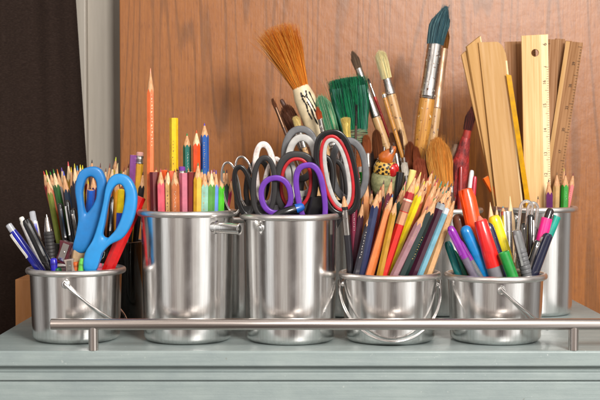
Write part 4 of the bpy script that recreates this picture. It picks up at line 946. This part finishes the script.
B7(352, 50.5, 404, .3, 'round brush with grey-brown tip and long silver ferrule', 2.6, 7.2, 1.25, 1.0, 1.0, [(112, 92, 74), (90, 72, 58)], LWOOD, n=500, wtip=.7, tip=.45, wmid=1.2, dy=-1)
B7(379.5, 50.5, 420, .2, 'cream hog bristle brush right of the grey-brown one', 3.9, 2.4, 1.3, 1.1, 1.45, [(220, 206, 164), (204, 186, 138)], LWOOD, n=800, wtip=1.1, wmid=1.15, tip=.15, dy=-1)
B7(368, 78, 414, .6, 'thin red handled brush between the two round brushes', .8, 2, .4, .3, .3, [(60, 50, 50)], plastic((190, 30, 30), .3, .4), n=50, dy=0, neck=.5)
B7(383, 92, 418, -.1, 'golden wooden brush handle below the cream brush', .3, .5, .6, .5, .4, [(160, 120, 60)], HWOOD, n=30, dy=-.5)
B7(441, 5, 409, -.15, 'large brush with teal mop bristles, silver ferrule and yellow wood handle', 5.4, 7.6, 2.1, 2.2, 2.3, [(56, 92, 100), (36, 66, 78), (88, 122, 126), (30, 50, 58)], HWOOD, n=2600, wtip=.62, wmid=1.25, tip=.38, dy=-1, rag=.05, maxlen=34, lean=.75)
B7(446.5, 26, 424, .5, 'weathered brush with brown tip standing behind the teal one', 3.2, 8.5, 1.35, 1.25, 1.2, [(130, 84, 36), (104, 64, 26)], LWOOD, fmat=streak('tan_ferrule', (214, 180, 150), (170, 130, 100), (160, 160, 60), .4, metal=.6), n=600, wtip=.5, tip=.4, dy=.5)
B7(436, 136.5, 446, -.7, 'soft golden mop brush with wide bristles near the slanting pencils', 7.0, 1.0, 1.6, 2.6, 2.8, [(204, 140, 62), (184, 118, 46), (222, 164, 84)], HWOOD, n=1700, wtip=1.0, wmid=1.3, tip=.28, dy=-1.8, flat=.6, curl=.2)
t, L, zb, zf = B7(473, 105.5, 451, .1, 'brush caked in red paint with dark tip, leaning right', 3.4, 1.2, 1.1, 1.1, 1.3, [(70, 34, 28), (50, 28, 26), (110, 40, 34)], streak('red_stained_handle', (176, 40, 34), (120, 26, 26), (80, 80, 40), .35, coat=.4), fmat=streak('rusty_red', (168, 50, 40), (110, 34, 30), (120, 120, 40), .4), n=500, tip=.4, wtip=.5, wmid=1.15, dy=-.5, crimp=False)
mb = MB(); mb.lathe([(zf-9.5, 1.2), (zf-8, 1.75), (zf-5, 1.5), (zf-2.2, .95), (zf+.1, .62)], 24, sy=.8); mb.build('paint_crust', streak('red_crust', (170, 34, 28), (84, 22, 22), (160, 160, 70), .6, coat=.1, bump=1.0, dist=.004), t)
def strands(px0, py0, px1, d, bk, lb, c):
    B = brush(bk, px0, py0, px1, d, lb, 6.5, .8, .8, 1.0, 1.0, [c, tuple(int(q*.6) for q in c)], DWOOD, n=160, wtip=2.6, wmid=1.4, tip=.1, rag=.5, hr=.03, curl=.6, group=GB)
strands(458, 136, 447, .3, 'back_right', 'sparse dark bristled brush left of the red one', (110, 84, 64))
ext = [('back_mid', 357, 149, 362, -.6, 'flat brush with orange-brown bristles left of the figurine', 2.4, 1.6, .9, 1.4, 1.4, [(176, 104, 56), (150, 84, 40)], DWOOD, 1.15),
 ('back_mid', 376, 129, 383, .2, 'brown wooden spatula-like brush above the figurine', 4.0, 1.5, .8, 1.2, 1.3, [(112, 62, 32), (90, 48, 26)], DWOOD, .7),
 ('back_right', 410, 141, 410, -.4, 'dark rust coloured brush left of the golden mop brush', 4.2, 1.5, 1.0, 1.3, 1.3, [(120, 60, 30), (96, 46, 24)], DWOOD, .8),
 ('back_right', 419, 158, 424, -.8, 'flat terracotta coloured brush under the golden mop brush', 3.5, 1.2, 1.2, 1.6, 1.7, [(160, 84, 56), (136, 66, 44)], DWOOD, 1.0),
 ('back_mid', 369, 150, 372, -.2, 'dark brush with black bristles behind the figurine', 3.5, 1.5, .8, 1.2, 1.3, [(50, 40, 36), (36, 28, 26)], DWOOD, .9),
 ('back_right', 400, 128, 405, .5, 'dark wooden brush between the figurine and the rust coloured one', 3.0, 2, .9, 1.0, 1.0, [(80, 50, 34)], DWOOD, .7)]
for bk, tx, ty, rx, d, lb, hl, fl, hw, fw, bw, cols, hm, wt in ext: brush(bk, tx, ty, rx, d, lb, hl, fl, hw, fw, bw, cols, hm, n=500, tip=.15, wtip=wt, flat=.6, group=GB, dy=-.8)
ext2 = [('back_mid', 340, 128, 350, .3, 'bushy dark green brush behind the grey scissor handle', 4.5, 1.2, 1.0, 1.5, 1.6, [(30, 70, 56), (20, 50, 44)], DWOOD, 1.2), ('back_mid', 366, 134, 371, -.4, 'brush with copper bristles right of the wrapped thread', 2.6, 2.0, .8, 1.0, 1.1, [(140, 76, 40)], DWOOD, .7),
 ('back_right', 391, 132, 404, .1, 'brush with walnut coloured pointed tip above the figurine beads', 3.0, 2.4, .8, .9, 1.0, [(92, 56, 34)], LWOOD, .5), ('back_right', 416, 146, 420, -.5, 'narrow brush with chestnut tip left of the golden mop', 2.6, 2.0, .7, .9, 1.0, [(126, 62, 34)], DWOOD, .6),
 ('back_right', 404, 162, 410, -.75, 'small white bristled brush between the figurine and the mop', 1.8, 2.0, .6, .8, .9, [(206, 200, 190)], LWOOD, .9), ('back_right', 449, 158, 452, -.2, 'dark maroon brush right of the golden mop', 3.2, 1.6, .8, 1.2, 1.3, [(86, 34, 30)], DWOOD, .9),
 ('back_right', 462, 140, 455, .5, 'ragged brown brush behind the red crusted one', 5.0, 1.2, .9, 1.2, 1.3, [(104, 62, 48), (130, 40, 36)], DWOOD, 1.4), ('back_mid', 284, 104, 330, .3, 'flat dark brown brush added as the shadow of the orange brush, behind the white patterned handle', 4.5, 2.4, 1.4, 1.9, 2.0, [(96, 56, 36), (80, 46, 30)], DWOOD, 1.0),  # flat dark brown brush stands in for the orange brush's shadow on the board
 ('back_mid', 333, 112, 352, .6, 'sea green brush between the mint and the wide green one', 4.2, 1.4, 1.0, 1.5, 1.6, [(30, 120, 90), (24, 90, 70)], DWOOD, 1.1), ('back_mid', 378, 160, 379, -.1, 'black tipped brush touching the left of the figurine', 2.4, 2.0, .6, .8, .9, [(36, 30, 30)], DWOOD, .5)]
for bk, tx, ty, rx, d, lb, hl, fl, hw, fw, bw, cols, hm, wt in ext2: brush(bk, tx, ty, rx, d, lb, hl, fl, hw, fw, bw, cols, hm, n=420, tip=.2, wtip=wt, flat=.6, group=GB, dy=-.4, rag=.14)
# plain handle ends filling the back buckets
hd = [('back_mid', 325, 150, 330, .2, (60, 40, 30), 'dark brown brush handle end behind the scissors'), ('back_mid', 333, 142, 338, .5, (44, 70, 60), 'dark green brush handle end behind the scissors'), ('back_mid', 371, 158, 374, .3, (120, 70, 40), 'walnut brush handle end left of the figurine'),
 ('back_mid', 341, 155, 344, -.3, (30, 28, 30), 'black brush handle end seen through the slanted handle'), ('back_right', 394, 150, 398, .4, (50, 34, 28), 'very dark handle end right of the figurine'), ('back_right', 404, 152, 401, .1, (90, 56, 34), 'mahogany handle end right of the figurine'),
 ('back_right', 461, 166, 460, -.3, (150, 40, 40), 'crimson handle end beside the red crusted brush'), ('back_right', 452, 160, 455, 0, (70, 44, 36), 'umber handle end left of the red crusted brush'), ('back_mid', 349, 148, 350, .1, (140, 90, 44), 'amber handle end seen through the slanted handle'),
 ('back_mid', 364, 162, 365, -.7, (56, 40, 34), 'smoky brown handle end above the green pencil'), ('back_mid', 384, 146, 386, .5, (74, 48, 34), 'chestnut handle end hidden behind the figurine'), ('back_right', 427, 150, 430, .4, (70, 44, 30), 'cocoa brown handle end behind the golden mop brush'),
 ('back_right', 472, 170, 468, -.2, (226, 226, 226), 'white handle end right of the red crusted brush'), ('back_right', 475, 176, 472, -.4, (190, 30, 60), 'ruby handle end right of the red crusted brush')]
hd += [('back_left', 236, 190, 238, .1, (50, 40, 36), 'dark brown handle end behind the wire scissors'), ('back_left', 256, 178, 252, .3, (40, 36, 40), 'near-black handle end behind the white marbled scissors'), ('back_left', 279, 176, 272, .2, (70, 46, 36), 'brown handle end behind the left purple scissor handle'),
 ('back_mid', 281, 99, 338, .35, (84, 50, 34), 'dark brown handle added as the shadow of the orange brush, leaning left behind the white patterned handle'), ('back_mid', 330, 120, 345, .5, (96, 62, 40), 'nut brown handle end left of the green bristles'),  # dark brown one added where the orange brush shades the board
 ('back_mid', 374, 136, 378, .5, (42, 34, 32), 'soot black handle end right of the wrapped thread'), ('back_right', 396, 120, 408, .6, (150, 104, 60), 'honey coloured handle end behind the cream bristled brush'),
 ('back_right', 389, 138, 400, .4, (60, 66, 60), 'grey-green handle end above the figurine'), ('back_right', 412, 148, 415, .1, (170, 120, 70), 'sand coloured handle end beside the rust coloured bristles'),
 ('back_right', 418, 136, 424, .6, (64, 40, 30), 'espresso brown handle end just right of the yellow wood handle'), ('back_right', 448, 150, 447, .5, (96, 70, 54), 'taupe handle end at the right of the golden mop'),
 ('back_mid', 362, 140, 362, .5, (52, 44, 40), 'charcoal handle end under the green bristles'), ('back_mid', 350, 160, 352, .4, (70, 90, 80), 'sage handle end below the small cream brush'),
 ('back_right', 466, 150, 462, .5, (84, 58, 44), 'brown handle end behind the red crusted brush'), ('back_mid', 378, 150, 380, .6, (126, 84, 50), 'oak brown handle end at the left shoulder of the figurine')]
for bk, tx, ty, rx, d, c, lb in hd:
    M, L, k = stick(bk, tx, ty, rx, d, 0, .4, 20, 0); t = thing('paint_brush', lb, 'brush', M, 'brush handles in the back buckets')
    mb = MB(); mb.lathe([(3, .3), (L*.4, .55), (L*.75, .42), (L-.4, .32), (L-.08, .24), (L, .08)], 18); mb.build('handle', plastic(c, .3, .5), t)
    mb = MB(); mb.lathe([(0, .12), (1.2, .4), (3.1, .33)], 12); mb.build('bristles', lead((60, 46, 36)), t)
pen('back_right', 'ballpoint_pen', 403.5, 157, 410, -.7, [('clicker', CHROME, [(0, .2), (.08, .32), (.8, .34)]), ('barrel', plastic((150, 190, 176), .2, .4), [(.8, .42), ('end', .45)])], 'pale mint pen with silver top between figurine and golden brush', group=None)
# patterned figurine on a stick
M, L, k = stick('back_mid', 387, 143, 381, -.75, -2.6, .5, 26, 0)
t = thing('figurine', 'small painted pear-shaped ornament, pale green below with leopard spots, red scarf and orange top', 'ornament', M)
gm = streak('pale_green_felt', (168, 164, 118), (112, 116, 78), (160, 160, 160), .6, bump=.5, dist=.001)
zc = L
mb = MB(); mb.lathe([(zc-7.8, .3), (zc-7.5, 1.0), (zc-6.6, 1.55), (zc-5.6, 1.75), (zc-4.7, 1.7), (zc-4.1, 1.45), (zc-3.9, 1.2)], 32, sy=.85); mb.build('body', gm, t)
m, nt, bb = newmat('leopard'); tc = N(nt, 'ShaderNodeTexCoord'); vo = N(nt, 'ShaderNodeTexVoronoi', Scale=210.0); nt.links.new(tc.outputs['Object'], vo.inputs['Vector'])
rr_ = N(nt, 'ShaderNodeMapRange'); nt.links.new(vo.outputs['Distance'], rr_.inputs['Value']); rr_.inputs['From Min'].default_value = .38; rr_.inputs['From Max'].default_value = .5
nt.links.new(mixcol(nt, rr_.outputs[0], C(28, 20, 16), C(206, 160, 70)), bb.inputs['Base Color']); bb.inputs['Roughness'].default_value = .4
mb = MB(); mb.lathe([(zc-4.4, 1.25), (zc-4.1, 1.55), (zc-3.3, 1.5), (zc-2.6, 1.2), (zc-2.3, .7)], 32, sy=.9); mb.build('spotted_collar', m, t)
def blob(nm, c, r, sc, mat, rot=0):
    mb = MB(); Mx = Matrix.Translation(c) @ Matrix.Rotation(rot, 4, 'Y') @ Matrix.Diagonal((sc[0], sc[1], sc[2], 1))
    mb.lathe([(-r*math.cos(math.pi*i/12), max(.001, r*math.sin(math.pi*i/12))) for i in range(13)], 20, Mx); return mb.build(nm, mat, t)
RD = plastic((190, 26, 26), .25, .5)
blob('scarf', Vector((.85, -.55, zc-3.7)), .95, (1, .75, 1.05), RD, .3); blob('scarf_knot', Vector((1.5, -.4, zc-3.3)), .5, (.8, .8, 1.3), RD, -.3)
mb = MB(); Mx = Matrix.Translation((-.25, -.1, zc-2.7)) @ Matrix.Rotation(.55, 4, 'Y'); mb.lathe([(0, .9), (.4, 1.15), (1.0, 1.05), (1.9, .6), (2.6, .25), (2.75, .05)], 24, Mx, sy=.85); mb.build('head', plastic((190, 96, 30), .25, .6), t)
mb = MB()
for i in range(26):
    a = random.uniform(0, 6.28); mb.tube([Vector((.8+.5*math.cos(a+q)*.8, -.3+.4*math.sin(a+q*1.3), zc-2.4+.09*q*(i % 7)+.35*q)) for q in (0, .7, 1.4, 2.1, 2.8)], .05, 5)
mb.build('beads', FERRULE, t)
mb = MB(); mb.lathe([(0, .2), (zc-7.6, .25)], 12); mb.build('stick', DWOOD, t)

#@@LIGHT
cam = bpy.data.cameras.new('camera'); co = bpy.data.objects.new('camera', cam); COL.objects.link(co)
cam.dof.use_dof = True; cam.dof.focus_distance = 1.41; cam.dof.aperture_fstop = 16
co.location = (0, CY*U, CZ*U); co.rotation_euler = (math.pi/2-PITCH, 0, 0); cam.sensor_width = 36; cam.lens = F/600*36
cam.clip_start = .02; cam.clip_end = 80; S.camera = co
w = bpy.data.worlds.new('World'); S.world = w; w.use_nodes = True; nt = w.node_tree; bg = nt.nodes['Background']
L_ = nt.links.new
tc = N(nt, 'ShaderNodeTexCoord'); sx = N(nt, 'ShaderNodeSeparateXYZ'); L_(tc.outputs['Generated'], sx.inputs[0])
ng = N(nt, 'ShaderNodeMath', operation='MULTIPLY'); L_(sx.outputs['Y'], ng.inputs[0]); ng.inputs[1].default_value = -1
at = N(nt, 'ShaderNodeMath', operation='ARCTAN2'); L_(sx.outputs['X'], at.inputs[0]); L_(ng.outputs[0], at.inputs[1])
mr = N(nt, 'ShaderNodeMapRange'); L_(at.outputs[0], mr.inputs['Value']); mr.inputs['From Min'].default_value = -math.pi; mr.inputs['From Max'].default_value = math.pi
cr = N(nt, 'ShaderNodeValToRGB'); L_(mr.outputs[0], cr.inputs[0]); els = cr.color_ramp
stops = [(0, (.06, .05, .045)), (.16, (.10, .085, .075)), (.22, (.5, .48, .46)), (.26, (.42, .39, .37)), (.285, (.10, .08, .07)), (.325, (.09, .075, .065)), (.335, (.95, .93, .90)), (.375, (1.0, .97, .94)), (.39, (.30, .25, .22)), (.425, (.42, .35, .31)), (.44, (.72, .66, .60)), (.475, (.74, .67, .61)),
 (.485, (.30, .25, .22)), (.52, (.13, .105, .095)), (.535, (.16, .13, .12)), (.548, (.68, .6, .55)), (.59, (.8, .74, .68)), (.61, (1.6, 1.56, 1.5)), (.66, (1.6, 1.56, 1.5)), (.675, (.26, .22, .19)), (.73, (.20, .17, .15)), (.78, (.5, .48, .46)), (.86, (.12, .10, .09)), (1, (.06, .05, .045))]
for i, (p_, c) in enumerate(stops):
    e = els.elements[0] if i == 0 else els.elements[len(els.elements)-1] if i == len(stops)-1 else els.elements.new(p_)
    e.position = p_; e.color = (c[0], c[1], c[2], 1)
el = N(nt, 'ShaderNodeMapRange'); L_(sx.outputs['Z'], el.inputs['Value']); el.inputs['From Min'].default_value = -.9; el.inputs['From Max'].default_value = .8; el.inputs['To Min'].default_value = .25; el.inputs['To Max'].default_value = 1.45
vm = nt.nodes.new('ShaderNodeVectorMath'); vm.operation = 'SCALE'; L_(cr.outputs[0], vm.inputs[0]); L_(el.outputs[0], vm.inputs['Scale'])
L_(vm.outputs[0], bg.inputs['Color']); bg.inputs['Strength'].default_value = 1.1
def area(name, loc, tgt, sx_, sy_, power, col):
    l = bpy.data.lights.new(name, 'AREA'); l.shape = 'RECTANGLE'; l.size = sx_*U; l.size_y = sy_*U; l.energy = power; l.color = col
    o = bpy.data.objects.new(name, l); COL.objects.link(o); o.location = Vector(loc)*U
    d = (Vector(tgt)-Vector(loc)).normalized(); o.rotation_euler = d.to_track_quat('-Z', 'Y').to_euler(); return o
area('window_light', (66, -150, 84), (5, 14, 12), 50, 42, 40, (1, .965, .92))
area('room_light', (-80, -130, 60), (0, 10, 10), 60, 60, 3, (1, .93, .86))
S.view_settings.view_transform = 'Standard'; S.view_settings.look = 'None'; S.view_settings.exposure = -.06; S.view_settings.gamma = 1
S.cycles.max_bounces = 10; S.cycles.transmission_bounces = 8
